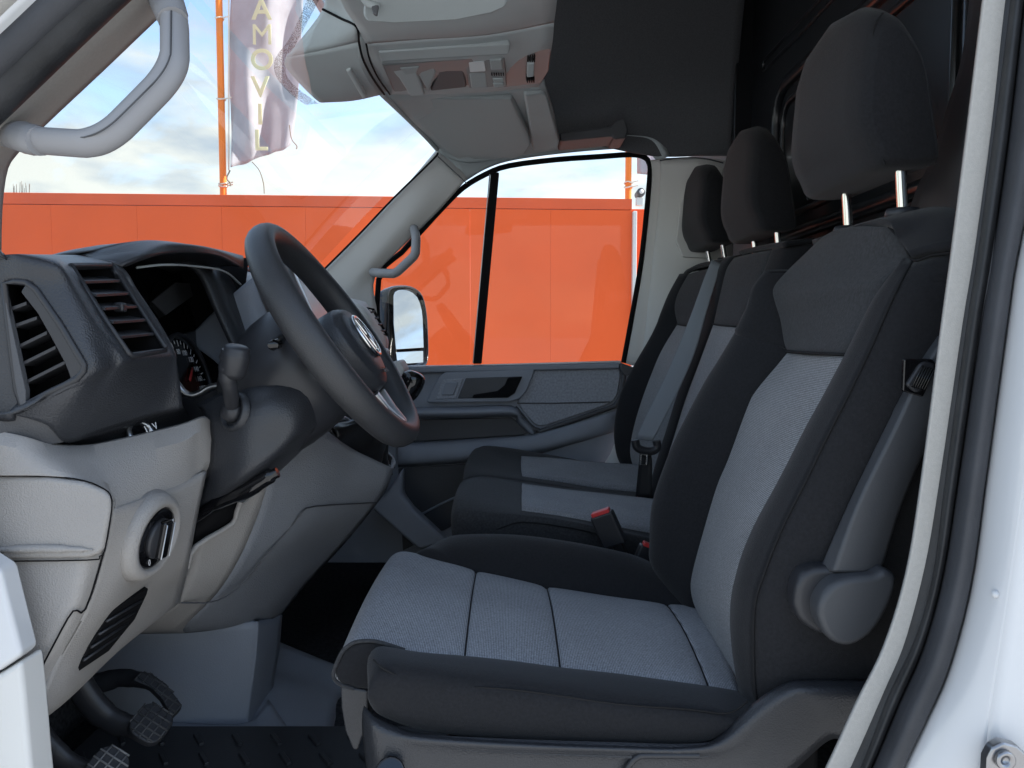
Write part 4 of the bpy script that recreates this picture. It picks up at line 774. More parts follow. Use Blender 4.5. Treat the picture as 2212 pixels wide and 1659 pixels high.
# ------------------------------------------------------------------ pedals
def ped(label, c, w, h, nrm, arm, ribm, outl=None, ar=.017):
    t = thing('pedal', label, 'pedal', c, 'pedals in the driver footwell')
    nrm = Vector(nrm).normalized(); a = Vector((0, 1, 0)); b = nrm.cross(a).normalized(); a = b.cross(nrm)
    o = []
    for i in range(28):
        q = 2 * math.pi * i / 28; cs, sn = math.cos(q), math.sin(q)
        o.append(c + a * (w * abs(cs) ** .7 * (1 if cs > 0 else -1)) + b * (h * abs(sn) ** .7 * (1 if sn > 0 else -1)))
    if outl: o = outl
    pm = slab('pad', o, MATR, t, thick=.014, bevel=.003, toward=c + nrm)
    for k in range(-5, 6):
        for d, q, l0, w0 in ((a, b, w, h), (b, a, h, w)):
            off = k * .012; xs = []
            for e0, e1 in zip(o, o[1:] + o[:1]):          # where the rib meets the pad's outline
                a0, a1 = (e0 - c).dot(q) - off, (e1 - c).dot(q) - off
                if a0 * a1 < 0: s_ = a0 / (a0 - a1); xs.append((e0.lerp(e1, s_) - c).dot(d))
            if len(xs) < 2 or max(xs) - min(xs) < .006: continue
            bar('tread_rib', c + q * off + d * (min(xs) + .001), c + q * off + d * (max(xs) - .001), q * .0018, nrm * .0022, ribm, pm, bevel=0)
    tube('pedal_arm', arm, [ar * .8, ar * .9, ar, ar, ar], BLKS, t, k=6, n=12, ell=.7)
RIBW = mat('worn pale rubber', (.22, .22, .22), .5); RIBD = mat('dusty rubber', (.07, .072, .075), .5)
ped('clutch pedal nearest the open door with pale worn ribs', P(232, 1655, 1.0), .027, .024, (.5, -.45, .74), [P(215, 1668, 1.02), P(150, 1650, 1.02), P(80, 1580, 1.02), P(30, 1460, 1.02)], RIBW)
ped('oval brake pedal with dusty square ribs, middle one of three', P(328, 1560, 1.1), .0285, .027, (.5, -.42, .76), [P(310, 1575, 1.12), P(240, 1555, 1.12), P(185, 1500, 1.12), P(120, 1380, 1.12)], RIBD, ar=.021)
ac = P(350, 1500, 1.22); an = Vector((.5, -.5, .7)).normalized()
ped('long narrow accelerator pedal beside the grey tunnel box', ac, .018, .04, an, [P(325, 1472, 1.235), P(260, 1464, 1.25), P(200, 1475, 1.25), P(120, 1440, 1.25)], RIBD, onplane([(.375 * a, 1037 + .375 * b) for a, b in ((765, 1150), (810, 1105), (875, 1112), (960, 1172), (1050, 1292), (1045, 1318), (1002, 1358), (985, 1352), (930, 1255), (870, 1195))], ac, an))
# rubber mat with ribs
mt = thing('floor_mat', 'black ribbed rubber mat on the driver footwell floor', 'floor mat', (-.45, 1.1, .752))
box('mat_base', (-.42, 1.08, .746), (.62, .5, .028), MATR, mt, bevel=.003)
for i in range(9):
    for j in range(8):
        x = -.70 + i * .066 + (j % 2) * .033; y = .86 + j * .06
        if y > 1.3: continue
        box('mat_rib', (x, y, .7615), (.009, .042, .007), MATR, mt, rot=Matrix.Rotation(R(35), 3, 'Z'), bevel=.002, bseg=1)

# ------------------------------------------------------------------ seats
def seam(parent, pts, r=.0016, k=4, m=None): return tube('seam', pts, r, m or SEAM, parent, k=k, n=6)
HPROF = [(-.010, .0), (-.022, .022), (-.032, .043), (-.037, .075), (-.033, .14), (-.030, .172), (-.018, .188), (.004, .187), (.022, .166), (.040, .13), (.053, .06), (.061, .014), (.056, .0), (.02, -.004)]
def headrest(parent, x0, yc, z0, hw, tall=1.0):
    secs = []
    pr = [Vector((x, 0, z)) for x, z in HPROF]; pr = cr1(pr, 3, True)
    for s in (-1, -.99, -.96, -.88, -.6, 0, .6, .88, .96, .99, 1):
        e = abs(s); sh = 1 - .10 * max(0, (e - .9) / .1) ** 2 if e > .9 else 1
        lift = .032 * (1 - e * e) - .022 * max(0, (e - .4) / .6) ** 2
        r = []
        for p in pr:
            fz = max(0, p.z / .2); zz = .09 + (p.z - .09) * sh * tall; xx = .01 + (p.x - .01) * (1 - .22 * max(0, (e - .9) / .1) ** 2 if e > .9 else 1)
            r.append(Vector((x0 + xx - .008 * (1 - e ** 3) * (1 if p.x < 0 else 0), yc + hw * s, z0 + zz + lift * fz)))
        secs.append(r)
    h = loft('headrest', secs, FAB, parent)
    pr2 = [Vector((x, 0, z)) for x, z in ((-.012, -.003), (-.02, .022), (-.028, .043), (-.036, .075), (-.032, .14), (-.029, .168), (-.020, .182))]
    for s in (-.955, .955):
        seam(h, [Vector((x0 + p.x + .004, yc + hw * s, z0 + .09 + (p.z - .09) * .99)) for p in pr2], .0013)
    return h
def posts(parent, h, x0, yc, zt, zb, dy, tilt=.012):
    for s in (-1, 1):
        tube('headrest_post', [Vector((x0 + .004, yc + s * dy, zt)), Vector((x0 + tilt, yc + s * dy, zb))], .0068, CHR, parent, k=1, n=12)
        loft('post_guide', [[Vector((x0 + tilt + q * 1.2 * math.cos(a), yc + s * dy + q * math.sin(a), zb + d)) for a in [2 * math.pi * i / 14 for i in range(14)]] for d, q in ((-.01, .018), (.0, .018), (.005, .0165), (.006, .008))], BLKS, parent)

ds = thing('driver_seat', 'black and grey cloth driver seat closest to the open door', 'seat', (.1, 1.09, .75))
# cushion, front to rear
nearL = [(722, 1462, .93), (735, 1418, .925), (778, 1387, .925), (875, 1406, .925), (1003, 1417, .925), (1211, 1443, .925), (1331, 1455, .925), (1533, 1483, .925), (1599, 1490, .925)]
farL = [(838, 1240, 1.29), (846, 1200, 1.28), (880, 1187, 1.275), (960, 1207, 1.27), (1029, 1228, 1.265), (1181, 1263, 1.26), (1316, 1284, 1.26), (1440, 1301, 1.26), (1502, 1305, 1.26)]
ins_rows = []
for a, b in zip(nearL, farL):
    pa, pb = P(*a), P(*b); r = []
    for t in (0, .06, .3, .5, .7, .94, 1):
        p = pa.lerp(pb, t); p.z += .012 * math.sin(math.pi * t) - (.006 if t in (0, 1) else 0); r.append(p)
    ins_rows.append(r)
pa, pb = P(735, 1476, .935), P(842, 1262, 1.28)
ins_rows.insert(0, [pa.lerp(pb, t) + Vector((.012, 0, -.004)) for t in (0, .06, .3, .5, .7, .94, 1)])
seam_rows = [ins_rows[5], ins_rows[6], ins_rows[8]]
dense = []
for i_, r_ in enumerate(ins_rows):
    if i_ in (5, 6, 8):
        dense.append([a_.lerp(b_, .16) for a_, b_ in zip(r_, ins_rows[i_ - 1])])
        dense.append([p + Vector((0, 0, -.005)) for p in r_])
        dense.append([a_.lerp(b_, .12) for a_, b_ in zip(r_, ins_rows[i_ + 1])])
    else: dense.append(r_)
patch('seat_insert', dense, INS, ds, k=4, thick=.012)
for r_ in seam_rows: seam(ds, [p + Vector((0, 0, -.0048)) for p in r_], .0012)
# piping round the near end of the nose
tube('piping', [P(*p) for p in ((765, 1488, .921), (733, 1477, .921), (720, 1456, .921), (738, 1410, .920), (757, 1392, .920), (778, 1385, .920), (815, 1386, .920), (875, 1404, .921))], .0024, FABM, ds, n=8)
prism('cushion_nose', M((768, 1488), (733, 1477), (721, 1456), (728, 1432), (740, 1409), (757, 1393), (780, 1386), (820, 1388), (880, 1410), (880, 1500), y=.9205), .010, FAB, ds, bevel=.006)
# near bolster
nb = []
for a in ((795, 1450, 1400, 1510), (812, 1424, 1394, 1535), (850, 1418, 1400, 1553), (905, 1424, 1410, 1570), (1003, 1440, 1417, 1585), (1106, 1452, 1428, 1592), (1211, 1466, 1442, 1598), (1331, 1483, 1455, 1603), (1440, 1496, 1470, 1605), (1533, 1508, 1483, 1598), (1590, 1520, 1492, 1580), (1640, 1520, 1500, 1545), (1700, 1520, 1505, 1535)):
    u, vm, vi, vb = a
    x = u
    p_in = P(u + (6 if u > 830 else 20), vi, .935); p_cr = P(u, (vi + vm) / 2 - 4, .895); p_sm = P(u, vm + 26, .842); p_md = P(u, (vm + vb) / 2 + 20, .832); p_bt = P(u, vb, .838); p_un = P(u + 4, vb + 6, .86)
    nb.append([p_in + Vector((0, .01, -.01)), p_in, p_cr, p_sm, p_md, p_bt, p_un])
# close the front end
f0 = nb[0]; cen = P(800, 1470, .90)
nb.insert(0, [cen.lerp(p, .45) + Vector((.0, .0, 0)) for p in f0])
patch('bolster', nb, FAB, ds, k=4, thick=.01)
seam(ds, [P(*p) for p in ((806, 1425, .845), (830, 1445, .839), (875, 1464, .837), (950, 1481, .837), (1106, 1489, .837), (1331, 1520, .837), (1481, 1531, .837), (1571, 1540, .837), (1615, 1515, .838))], .0012)
# far bolster
fb = []
for (u, vc, vi) in ((900, 1215, 1210), (928, 1193, 1198), (965, 1175, 1212), (1003, 1169, 1222), (1106, 1170, 1243), (1218, 1183, 1268), (1331, 1204, 1287), (1387, 1219, 1294), (1440, 1247, 1301), (1496, 1292, 1306)):
    pi = P(u, vi, 1.262); pc = P(u, vc, 1.325); pc.x = pi.x * .4 + pc.x * .6
    fb.append([pi + Vector((0, -.004, -.012)), pi, pi.lerp(pc, .55) + Vector((0, -.012, .004)), pc, pc + Vector((0, .03, -.012)), pc + Vector((0, .045, -.06)), pc + Vector((0, .04, -.11))])
patch('bolster', fb, FAB, ds, k=4, thick=.01)
# backrest
BI_L = [(1697, 762), (1677, 786), (1630, 842), (1610, 880), (1570, 990), (1545, 1050), (1518, 1142), (1493, 1236), (1490, 1277), (1502, 1312), (1525, 1345)]
BI_R = [(1823, 770), (1803, 817), (1772, 867), (1745, 915), (1700, 1003), (1675, 1050), (1627, 1138), (1594, 1226), (1578, 1320), (1597, 1490), (1625, 1540)]
BF = [(1666, 640), (1628, 680), (1570, 776), (1535, 832), (1480, 935), (1450, 1005), (1424, 1085), (1420, 1160), (1428, 1210), (1500, 1305), (1530, 1340)]
BN = [(1905, 690), (1882, 750), (1855, 806), (1832, 855), (1775, 968), (1748, 1025), (1695, 1130), (1655, 1228), (1630, 1320), (1632, 1490), (1650, 1535)]
def lerp_row(a, b, ts, sag, y0=None):
    return [a.lerp(b, t) + Vector((sag * math.sin(math.pi * t) - (.005 if t in (0, 1) else 0) * -1, 0, 0)) for t in ts]
TS = (0, .05, .25, .5, .75, .95, 1)
insb = [lerp_row(P(*l, 1.235), P(*r, .955), TS, -.004) for l, r in zip(BI_L, BI_R)]
patch('back_insert', insb, INSB, ds, k=4, thick=.01)
UL = [(1757, 530, 1.27), (1690, 592, 1.285), (1665, 624, 1.285), (1668, 650, 1.275), (1681, 692, 1.26), (1690, 740, 1.245), (1698, 758, 1.237)]
UR = [(1918, 491, .965), (1950, 526, .935), (1965, 556, .915), (1905, 606, .93), (1893, 640, .935), (1865, 690, .945), (1825, 766, .953)]
UM = [(1835, 507), (1822, 545), (1815, 590), (1790, 620), (1780, 650), (1772, 700), (1757, 756)]
upr = []
for l, m_, r in zip(UL, UM, UR):
    a, b = P(*l), P(*r)
    upr.append([a.lerp(b, t) + Vector((-.010 * math.sin(math.pi * t) + (.004 if t in (0, 1) else 0), 0, (.012 * math.sin(math.pi * t) if l is UL[0] else 0))) for t in TS])
patch('back_upper', upr, FABM, ds, k=4, thick=.01)
seam(ds, [p + Vector((-.001, 0, 0)) for p in upr[-1]], .002)
# far bolster of the back: insert edge to silhouette and round behind
Lside = [(1690, 592, 1.286), (1665, 624, 1.286), (1672, 665, 1.27), (1690, 740, 1.246)] + [(u, v, 1.236) for u, v in BI_L[:]]
Fs = [(1690, 590, 1.30), (1660, 628, 1.32), (1640, 660, 1.33), (1600, 722, 1.335)] + [(u, v, 1.34) for u, v in BF]
fbk = []
for a, b in zip(Lside, Fs):
    pa, pb = P(*a), P(*b)
    mid = pa.lerp(pb, .55) + Vector((-.02, 0, .0))
    fbk.append([pa + Vector((.012, 0, 0)), pa, mid, pb, pb + Vector((.05, .012, -.0)), pb + Vector((.12, .0, 0))])
patch('bolster', fbk, FAB, ds, k=4, thick=.01)
# near bolster of the back and side panel
NS = [(1920, 492, .965), (1951, 527, .935), (1972, 562, .895)] + [(u, v, y) for (u, v), y in zip(BN, (.868, .865, .862, .86, .858, .857, .856, .856, .857, .86, .862))]
IR = [(1918, 491, .966), (1950, 526, .936), (1966, 556, .916), (1893, 640, .936), (1850, 715, .95)] + [(u, v, .953) for u, v in BI_R[1:]]
IR = IR[:3] + [(1895, 640, .936)] + [(1865, 690, .945), (1825, 768, .953)] + [(u, v, .954) for u, v in BI_R[2:]]
NS = NS[:3] + [(1945, 612, .872)] + [(1915, 675, .868), (1878, 760, .865)] + [(u, v, .858) for u, v in BN[3:]]
IR = IR[:len(NS)] if len(IR) > len(NS) else IR
NS = [NS[i] for i in range(len(IR))] if len(NS) >= len(IR) else NS
IRp = [P(*a) for a in IR]; NSp = [P(*a) for a in NS]
m_ = min(len(IRp), len(NSp)); IRp, NSp = IRp[:2] + IRp[2:m_ - 1] + [IRp[-1]], NSp[:2] + NSp[2:m_ - 1] + [NSp[-1]]
nbk = []
for a, b in list(zip(IRp, NSp))[2:]:
    nbk.append([a + Vector((.012, 0, 0)), a, a.lerp(b, .5) + Vector((-.012, -.004, 0)), b])
patch('bolster', nbk, FAB, ds, k=4, thick=.01)
sidep = []
for b in NSp[2:]:
    sidep.append([b, b + Vector((.03, -.014, 0)), b + Vector((.10, -.016, 0)), b + Vector((.17, .0, 0)), b + Vector((.19, .03, 0))])
patch('side_panel', sidep, FAB, ds, k=4, thick=.01)
seam(ds, [p + Vector((-.001, -.001, 0)) for p in NSp[2:]], .0014)
# shoulder: top of the backrest
shp = [M((1757, 531, 1.27), (1835, 507, 1.13), (1918, 491, .966), (1951, 527, .936), (1972, 562, .895)),
       M((1790, 522, 1.27), (1850, 500, 1.13), (1935, 485, .965), (1985, 512, .92), (2010, 552, .88)),
       M((1830, 520, 1.27), (1890, 492, 1.13), (1985, 471, .965), (2040, 490, .90), (2055, 546, .865)),
       M((1850, 520, 1.27), (1930, 490, 1.13), (2030, 468, .965), (2075, 485, .90), (2100, 546, .86)),
       M((1870, 560, 1.27), (1960, 540, 1.13), (2060, 520, .965), (2120, 520, .90), (2150, 580, .86))]
patch('back_shoulder', shp, FAB, ds, k=5, thick=.01)
patch('side_panel', [[NSp[2], P(2010, 553, .88), P(2055, 547, .865), P(2100, 547, .86), P(2150, 580, .87)], [NSp[3], NSp[3] + Vector((.03, -.014, 0)), NSp[3] + Vector((.09, -.016, 0)), NSp[3] + Vector((.17, 0, 0)), NSp[3] + Vector((.19, .03, 0))]], FAB, ds, k=3, thick=.01)
seam(ds, M((1920, 491, .963), (1951, 526, .933), (1972, 562, .892), (2010, 552, .877), (2052, 546, .862)), .0014)
h = headrest(ds, .470, 1.098, 1.663, .130)
posts(ds, h, .487, 1.08, 1.70, P(1945, 468, 1.0).z + .005, .08)
mk('back_core', [(.42, .88, 1.05), (.60, .88, 1.5), (.42, 1.3, 1.05), (.60, 1.3, 1.5), (.30, .9, 1.02), (.52, .92, 1.56), (.30, 1.28, 1.02), (.52, 1.25, 1.56)], [(0, 1, 3, 2), (4, 6, 7, 5), (0, 2, 6, 4), (1, 5, 7, 3), (0, 4, 5, 1), (2, 3, 7, 6)], FAB, ds, smooth=False)
# plastic base, front cover, armrest
sbp = patch('seat_base', [M((786, 1524, .86), (812, 1548, .835), (850, 1566, .832), (905, 1583, .832), (1106, 1598, .832), (1331, 1608, .832), (1481, 1610, .832), (1550, 1592, .832), (1625, 1520, .832), (1690, 1478, .832), (1740, 1468, .835), (1900, 1468, .84)),
      M((782, 1545, .85), (806, 1565, .822), (850, 1584, .818), (910, 1597, .815), (1106, 1610, .815), (1331, 1618, .815), (1490, 1620, .815), (1570, 1602, .815), (1650, 1535, .815), (1710, 1497, .815), (1760, 1490, .815), (1900, 1495, .82)),
      M((784, 1600, .85), (810, 1610, .82), (862, 1620, .816), (912, 1630, .82), (1106, 1640, .822), (1331, 1645, .822), (1500, 1650, .822), (1600, 1640, .822), (1690, 1570, .82), (1750, 1530, .818), (1790, 1530, .816), (1900, 1540, .82)),
      M((800, 1720, .85), (830, 1720, .82), (880, 1730, .816), (900, 1730, .822), (1106, 1740, .825), (1331, 1740, .825), (1500, 1740, .825), (1620, 1740, .825), (1720, 1660, .825), (1790, 1600, .825), (1830, 1600, .825), (1900, 1600, .825))], BLK, ds, k=4, thick=.012)
mk('seat_adjuster', *tubemesh([P(843, 1668, .83), P(843, 1668, .80)], .016, 18), GLOSS, ds, bevel=.003)
tube('base_rail', M((1340, 1690), (1362, 1650), (1380, 1634), (1400, 1632), (1510, 1632), y=.818), .0035, BLKS, ds, k=3, n=8)
prism('front_cover', M((735, 1483), (795, 1492), (795, 1560), (772, 1622), (762, 1620), (745, 1580), (737, 1530), y=.92), .34, BLK, ds, bevel=.005)
box('seat_pedestal', (.15, 1.1, .86), (.46, .36, .2), DEEP, ds, bevel=.01)
box('seat_rail', (-.13, .98, .80), (.2, .06, .025), BLKS, ds, bevel=.004)
ar = loft('armrest', [[P(u, v, y) for (u, v, y) in s] for s in (
    ((1768, 1230, .835), (1800, 1238, .815), (1860, 1240, .812), (1905, 1230, .82), (1905, 1225, .85), (1790, 1225, .86)),
    ((1830, 1090, .835), (1850, 1095, .815), (1910, 1100, .812), (1948, 1090, .82), (1950, 1085, .85), (1845, 1085, .86)),
    ((1910, 925, .835), (1930, 930, .815), (1985, 935, .812), (2020, 925, .82), (2022, 920, .85), (1925, 920, .86)),
    ((1960, 830, .835), (1975, 832, .815), (2030, 840, .812), (2060, 835, .82), (2062, 830, .85), (1975, 826, .86)),
    ((1995, 770, .835), (2010, 772, .815), (2060, 780, .812), (2090, 775, .82), (2092, 770, .85), (2005, 766, .86)),
    ((2030, 720, .835), (2045, 720, .815), (2090, 730, .812), (2110, 725, .82), (2110, 720, .85), (2040, 716, .86)))], GRYS, ds, ks=4, bevel=.004)
slab('armrest_button', M((1958, 832), (1988, 785), (2000, 780), (2022, 785), (2020, 800), (1992, 846), (1980, 850), y=.808), BLKS, ar, thick=.012, bevel=.004)
for i in range(6):
    bar('button_rib', P(1970 + i * 5, 836 + i * 1.5, .8065), P(1993 + i * 5, 790 + i * 1.5, .8065), Vector((.0012, 0, 0)), Vector((0, .002, 0)), GLOSS, ar, bevel=0)
slab('armrest_hollow', M((1953, 775), (2015, 775), (2025, 790), (1995, 858), (1950, 845), y=.8115), GLOSS, ar, thick=.006, bevel=.002)
pvt = M((1768, 1328), (1772, 1300), (1790, 1272), (1815, 1255), (1850, 1247), (1890, 1242), (1915, 1232), (1940, 1250), (1928, 1300), (1905, 1345), (1880, 1375), (1850, 1394), (1825, 1397), (1800, 1388), (1780, 1365), y=.798)
prism('armrest_pivot', cr1(pvt, 4, True), .045, GRYS, ds, bevel=.008, bseg=4)
prism('pivot_base', cr1(M((1716, 1300), (1722, 1262), (1745, 1232), (1800, 1224), (1900, 1228), (1900, 1300), (1850, 1360), (1780, 1372), (1740, 1352), (1722, 1330), y=.822), 4, True), .05, BLKS, ds, bevel=.010, bseg=4)

# passenger bench, two places
be = thing('passenger_bench', 'double passenger bench seat by the far door', 'seat', (.15, 1.95, .75))
def cushion(near, far, insN, insF, nose, sideh, y0, y1):
    pass
# middle cushion
def cush(rows, insr, ymid):
    patch('seat_cushion', rows, FABM, be, k=4, thick=.01)
    patch('seat_insert', [[p + Vector((0, 0, .013)) for p in r_] for r_ in insr], INS, be, k=4, thick=.016)
cush([M((978, 1170, 1.53), (990, 1180, 1.52), (1060, 1185, 1.51), (1200, 1190, 1.51), (1340, 1200, 1.51), (1450, 1230, 1.51)),
      M((974, 1128, 1.53), (988, 1122, 1.505), (1060, 1122, 1.50), (1200, 1130, 1.50), (1340, 1155, 1.50), (1450, 1180, 1.50)),
      M((976, 1100, 1.56), (992, 1094, 1.525), (1060, 1100, 1.52), (1200, 1116, 1.52), (1340, 1144, 1.52), (1450, 1166, 1.52)),
      M((983, 1070, 1.62), (1000, 1066, 1.6), (1060, 1076, 1.6), (1200, 1097, 1.6), (1340, 1116, 1.6), (1450, 1130, 1.6)),
      M((992, 1048, 1.75), (1015, 1040, 1.75), (1065, 1046, 1.75), (1200, 1068, 1.75), (1340, 1084, 1.75), (1450, 1096, 1.75)),
      M((1000, 1038, 1.9), (1025, 1030, 1.9), (1070, 1031, 1.9), (1200, 1050, 1.9), (1300, 1062, 1.9), (1450, 1082, 1.9))],
     [M((1128, 1110, 1.53), (1237, 1126, 1.53), (1331, 1146, 1.53), (1440, 1166, 1.53)), M((1128, 1092, 1.585), (1237, 1106, 1.585), (1331, 1121, 1.585), (1440, 1137, 1.585)), M((1128, 1072, 1.68), (1237, 1085, 1.68), (1331, 1097, 1.68), (1440, 1110, 1.68)), M((1128, 1056, 1.79), (1218, 1068, 1.79), (1338, 1081, 1.79), (1440, 1092, 1.79))], 1.7)
cush([M((1000, 1046, 1.94), (1018, 1042, 1.92), (1060, 1040, 1.91), (1200, 1060, 1.91), (1300, 1076, 1.91), (1420, 1092, 1.91)),
      M((1000, 1034, 1.95), (1020, 1026, 1.925), (1065, 1026, 1.92), (1200, 1046, 1.92), (1300, 1064, 1.92), (1420, 1075, 1.92)),
      M((1005, 1005, 2.05), (1025, 1000, 2.05), (1085, 1010, 2.05), (1200, 1026, 2.05), (1300, 1038, 2.05), (1420, 1050, 2.05)),
      M((1018, 978, 2.2), (1040, 972, 2.2), (1105, 990, 2.2), (1200, 1000, 2.2), (1300, 1012, 2.2), (1420, 1020, 2.2)),
      M((1032, 968, 2.28), (1060, 963, 2.28), (1130, 972, 2.28), (1220, 988, 2.28), (1300, 1003, 2.28), (1420, 1012, 2.28)),
      M((1045, 985, 2.33), (1070, 985, 2.33), (1130, 990, 2.33), (1220, 1000, 2.33), (1300, 1010, 2.33), (1420, 1020, 2.33))],
     [M((1128, 1040, 1.955), (1200, 1044, 1.955), (1300, 1058, 1.955), (1400, 1068, 1.955)), M((1127, 1022, 2.03), (1200, 1028, 2.03), (1300, 1040, 2.03), (1400, 1048, 2.03)), M((1126, 1006, 2.11), (1200, 1013, 2.11), (1300, 1023, 2.11), (1400, 1030, 2.11)), M((1126, 995, 2.18), (1200, 999, 2.18), (1290, 1008, 2.18), (1400, 1014, 2.18))], 2.1)
slab('bench_base', M((976, 1170), (1100, 1190), (1450, 1230), (1450, 1330), (985, 1310), y=1.535), FAB, be, thick=.75, bevel=.01, dirv=(0, 1, 0))
seam(be, M((978, 1128, 1.525), (1060, 1145, 1.505), (1128, 1128, 1.497), (1240, 1142, 1.497), (1340, 1166, 1.497)), .0014)
# backs: middle
def back(sil, bi_l, bi_r, yl, yr, ysil, upper, ysplit):
    pass
MBL = [(1583, 558), (1567, 582), (1555, 630), (1540, 700), (1510, 780), (1480, 860), (1455, 940), (1430, 1020), (1412, 1090)]
MBR = [(1665, 540), (1652, 575), (1625, 640), (1596, 706), (1575, 790), (1550, 870), (1525, 950), (1500, 1030), (1480, 1110)]
mbr = [lerp_row(P(*l, 1.90), P(*r, 1.66), TS, -.008) for l, r in zip(MBL, MBR)]
patch('back_upper', mbr[:4], FABM, be, k=4, thick=.01); patch('back_insert', mbr[3:], INSB, be, k=4, thick=.01)
seam(be, [p + Vector((-.001, 0, 0)) for p in mbr[3]], .002)
patch('bolster', [[b[-1], b[-1] + Vector((-.012, -.04, 0)), b[-1] + Vector((.01, -.10, 0)), b[-1] + Vector((.08, -.11, 0))] for b in mbr], FAB, be, k=4, thick=.01)
patch('bolster', [[b[0] + Vector((.01, 0, 0)), b[0], b[0] + Vector((-.006, .035, 0)), b[0] + Vector((.006, .07, 0)), b[0] + Vector((.06, .07, 0))] for b in mbr], FAB, be, k=4, thick=.01)
patch('back_shoulder', [[P(1600, 552, 1.98), P(1625, 545, 1.8), P(1665, 539, 1.66), P(1700, 534, 1.55)], [P(1610, 548, 1.98), P(1640, 541, 1.8), P(1680, 534, 1.66), P(1715, 530, 1.55)], [P(1660, 550, 1.98), P(1690, 541, 1.8), P(1740, 534, 1.66), P(1780, 530, 1.55)], [P(1660, 600, 1.98), P(1690, 600, 1.8), P(1740, 600, 1.66), P(1780, 600, 1.55)]], FAB, be, k=4, thick=.01)
# outer
OBL = [(1484, 594), (1462, 634), (1455, 665), (1462, 700), (1427, 757), (1404, 810), (1384, 864), (1370, 910), (1361, 951), (1360, 985), (1372, 1020)]
OBR = [(1556, 575), (1545, 620), (1532, 660), (1516, 708), (1496, 770), (1480, 820), (1464, 870), (1450, 920), (1437, 965), (1425, 1010), (1415, 1060)]
OSL = [(1480, 596), (1455, 642), (1436, 685), (1415, 728), (1385, 780), (1362, 822), (1346, 860), (1338, 905), (1336, 945), (1344, 986), (1364, 1020)]
obr = [lerp_row(P(*l, 2.26), P(*r, 2.02), TS, -.008) for l, r in zip(OBL, OBR)]
patch('back_upper', obr[:4], FABM, be, k=4, thick=.01); patch('back_insert', obr[3:], INSB, be, k=4, thick=.01)
seam(be, [p + Vector((-.001, 0, 0)) for p in obr[3]], .002)
patch('bolster', [[b[0] + Vector((.01, 0, 0)), b[0], b[0].lerp(P(*s, 2.315), .55) + Vector((-.012, 0, 0)), P(*s, 2.315), P(*s, 2.315) + Vector((.06, .02, 0))] for b, s in zip(obr, OSL)], FAB, be, k=4, thick=.01)
patch('bolster', [[b[-1] + Vector((.01, 0, 0)), b[-1], b[-1] + Vector((.0, -.03, 0)), b[-1] + Vector((.03, -.055, 0)), b[-1] + Vector((.08, -.055, 0))] for b in obr], FAB, be, k=4, thick=.01)
patch('back_shoulder', [[P(1482, 595, 2.3), P(1510, 580, 2.2), P(1556, 572, 2.02), P(1585, 565, 1.95)], [P(1490, 588, 2.3), P(1520, 575, 2.2), P(1566, 567, 2.02), P(1595, 560, 1.95)], [P(1520, 590, 2.3), P(1560, 576, 2.2), P(1610, 567, 2.02), P(1640, 560, 1.95)], [P(1530, 650, 2.3), P(1560, 640, 2.2), P(1610, 640, 2.02), P(1640, 640, 1.95)]], FAB, be, k=4, thick=.01)
h2 = headrest(be, .546, 1.785, 1.685, .130, 1.10); posts(be, h2, .567, 1.77, 1.70, 1.625, .08)
h3 = headrest(be, .540, 2.19, 1.70, .130, 1.02); posts(be, h3, .567, 2.2, 1.70, 1.655, .08)

# belt and buckles
sbt = thing('seat_belt', 'grey lap and shoulder belt hanging across the outer passenger backrest', 'seat belt', P(1400, 960, 1.96))
bl = [(1548, 560, 1.95), (1530, 605, 1.935), (1503, 680, 1.92), (1475, 750, 1.91), (1440, 830, 1.90), (1405, 900, 1.89), (1383, 948, 1.885)]
br = [(1568, 568, 1.93), (1556, 610, 1.915), (1532, 690, 1.89), (1512, 760, 1.88), (1478, 840, 1.87), (1445, 905, 1.86), (1420, 952, 1.855)]
patch('webbing', [[P(*a).lerp(P(*b), t) + Vector((-.012 - .004 * math.sin(math.pi * t), 0, 0)) for t in (0, .33, .66, 1)] for a, b in zip(bl, br)], BELT, sbt, k=4, thick=.0018)
patch('lower_webbing', [[P(a, v, 1.87), P(b, v, 1.85)] for a, b, v in ((1382, 1405, 975), (1380, 1408, 1000), (1376, 1408, 1040), (1372, 1410, 1078))], BELTD, sbt, k=3, thick=.0018)
tg = tube('tongue_bar', M((1372, 950), (1376, 966), (1392, 974), (1410, 974), (1420, 966), (1418, 952), y=1.84), .010, BLKS, sbt, k=4, n=10)
tube('tongue', M((1384, 982), (1398, 982), (1396, 1004), (1383, 1004), y=1.835), .0025, CHR, sbt, k=1, n=8, closed=True)
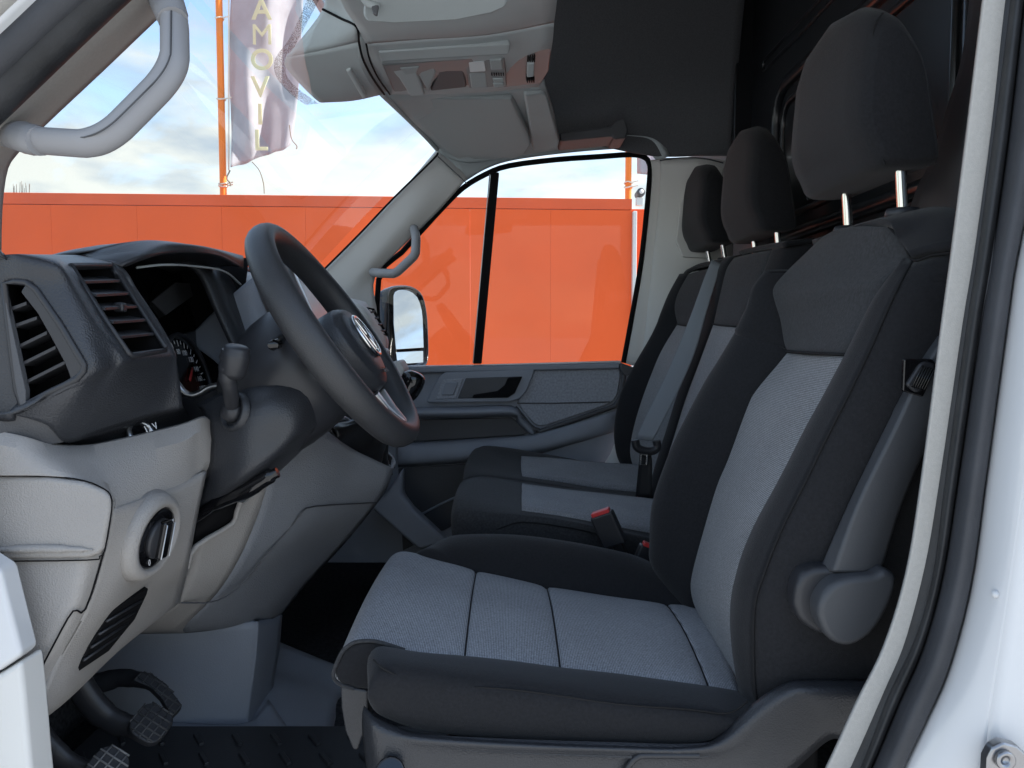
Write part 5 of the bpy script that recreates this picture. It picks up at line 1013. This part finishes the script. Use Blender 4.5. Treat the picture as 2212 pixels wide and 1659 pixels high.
def buckle(label, top, y, ang, sc=1.0, tilt=0):
    c = P(*top, y); t = thing('belt_buckle', label, 'buckle', c, 'seat belt buckles between the seats')
    rot = Matrix.Rotation(R(ang), 3, 'Y') @ Matrix.Rotation(R(tilt), 3, 'Z')
    box('buckle_body', c + rot @ Vector((0, 0, -.035 * sc)), (.045 * sc, .022 * sc, .066 * sc), BLKS, t, rot, bevel=.005, bseg=3)
    box('release_button', c + rot @ Vector((0, -.002, .0 * sc)), (.036 * sc, .016 * sc, .008 * sc), RED, t, rot, bevel=.002)
    box('buckle_stem', c + rot @ Vector((.004 * sc, 0, -.11 * sc)), (.02 * sc, .014 * sc, .09 * sc), LEATH, t, rot, bevel=.004)
buckle('black belt buckle with red button standing up behind the driver cushion', (1298, 1106), 1.42, -24, 1.0, -18)
buckle('belt buckle with red button tucked against the driver backrest', (1408, 1180), 1.41, 22, 1.0, 0)
buckle('tiny red topped buckle lying between the two bench cushions', (1382, 1077), 1.87, 30, .5)

# ------------------------------------------------------------------ sun visors
dv = thing('sun_visor', 'grey driver sun visor at the top edge above the roof console', 'sun visor', P(940, 30, 1.15), 'sun visors under the roof')
slab('visor_board', M((780, -80, 1.1), (783, 0, 1.16), (787, 17, 1.17), (783, 37, 1.18), (793, 50, 1.19), (853, 54, 1.19), (986, 46, 1.19), (1062, 33, 1.18), (1092, 18, 1.17), (1106, -8, 1.15), (1110, -80, 1.1)), VIS, dv, thick=.018, bevel=.007, bseg=3)
tube('visor_pivot', M((778, -30, 1.14), (790, 2, 1.155), (806, 12, 1.16), (815, 14, 1.165)), .006, VIS, dv, n=8)
slab('visor_clip', M((800, 10), (818, 10), (814, 34), (806, 30), y=1.155), GRYD, dv, thick=.006)
pv = thing('sun_visor', 'grey passenger sun visor folded up behind the roof console', 'sun visor', P(1010, 290, 2.1), 'sun visors under the roof')
slab('visor_board', M((868, 196, 1.86), (888, 224, 1.98), (930, 272, 2.1), (972, 320, 2.22), (990, 330, 2.24), (1010, 325, 2.235), (1025, 331, 2.245), (1110, 329, 2.24), (1135, 316, 2.21), (1147, 298, 2.16), (1140, 270, 2.1), (1106, 196, 1.86)), VIS, pv, thick=.018, push=.02, bevel=.006, bseg=3)
tube('visor_pivot', M((880, 208, 1.92), (893, 217, 1.94), (902, 222, 1.95)), .007, VIS, pv, n=8)
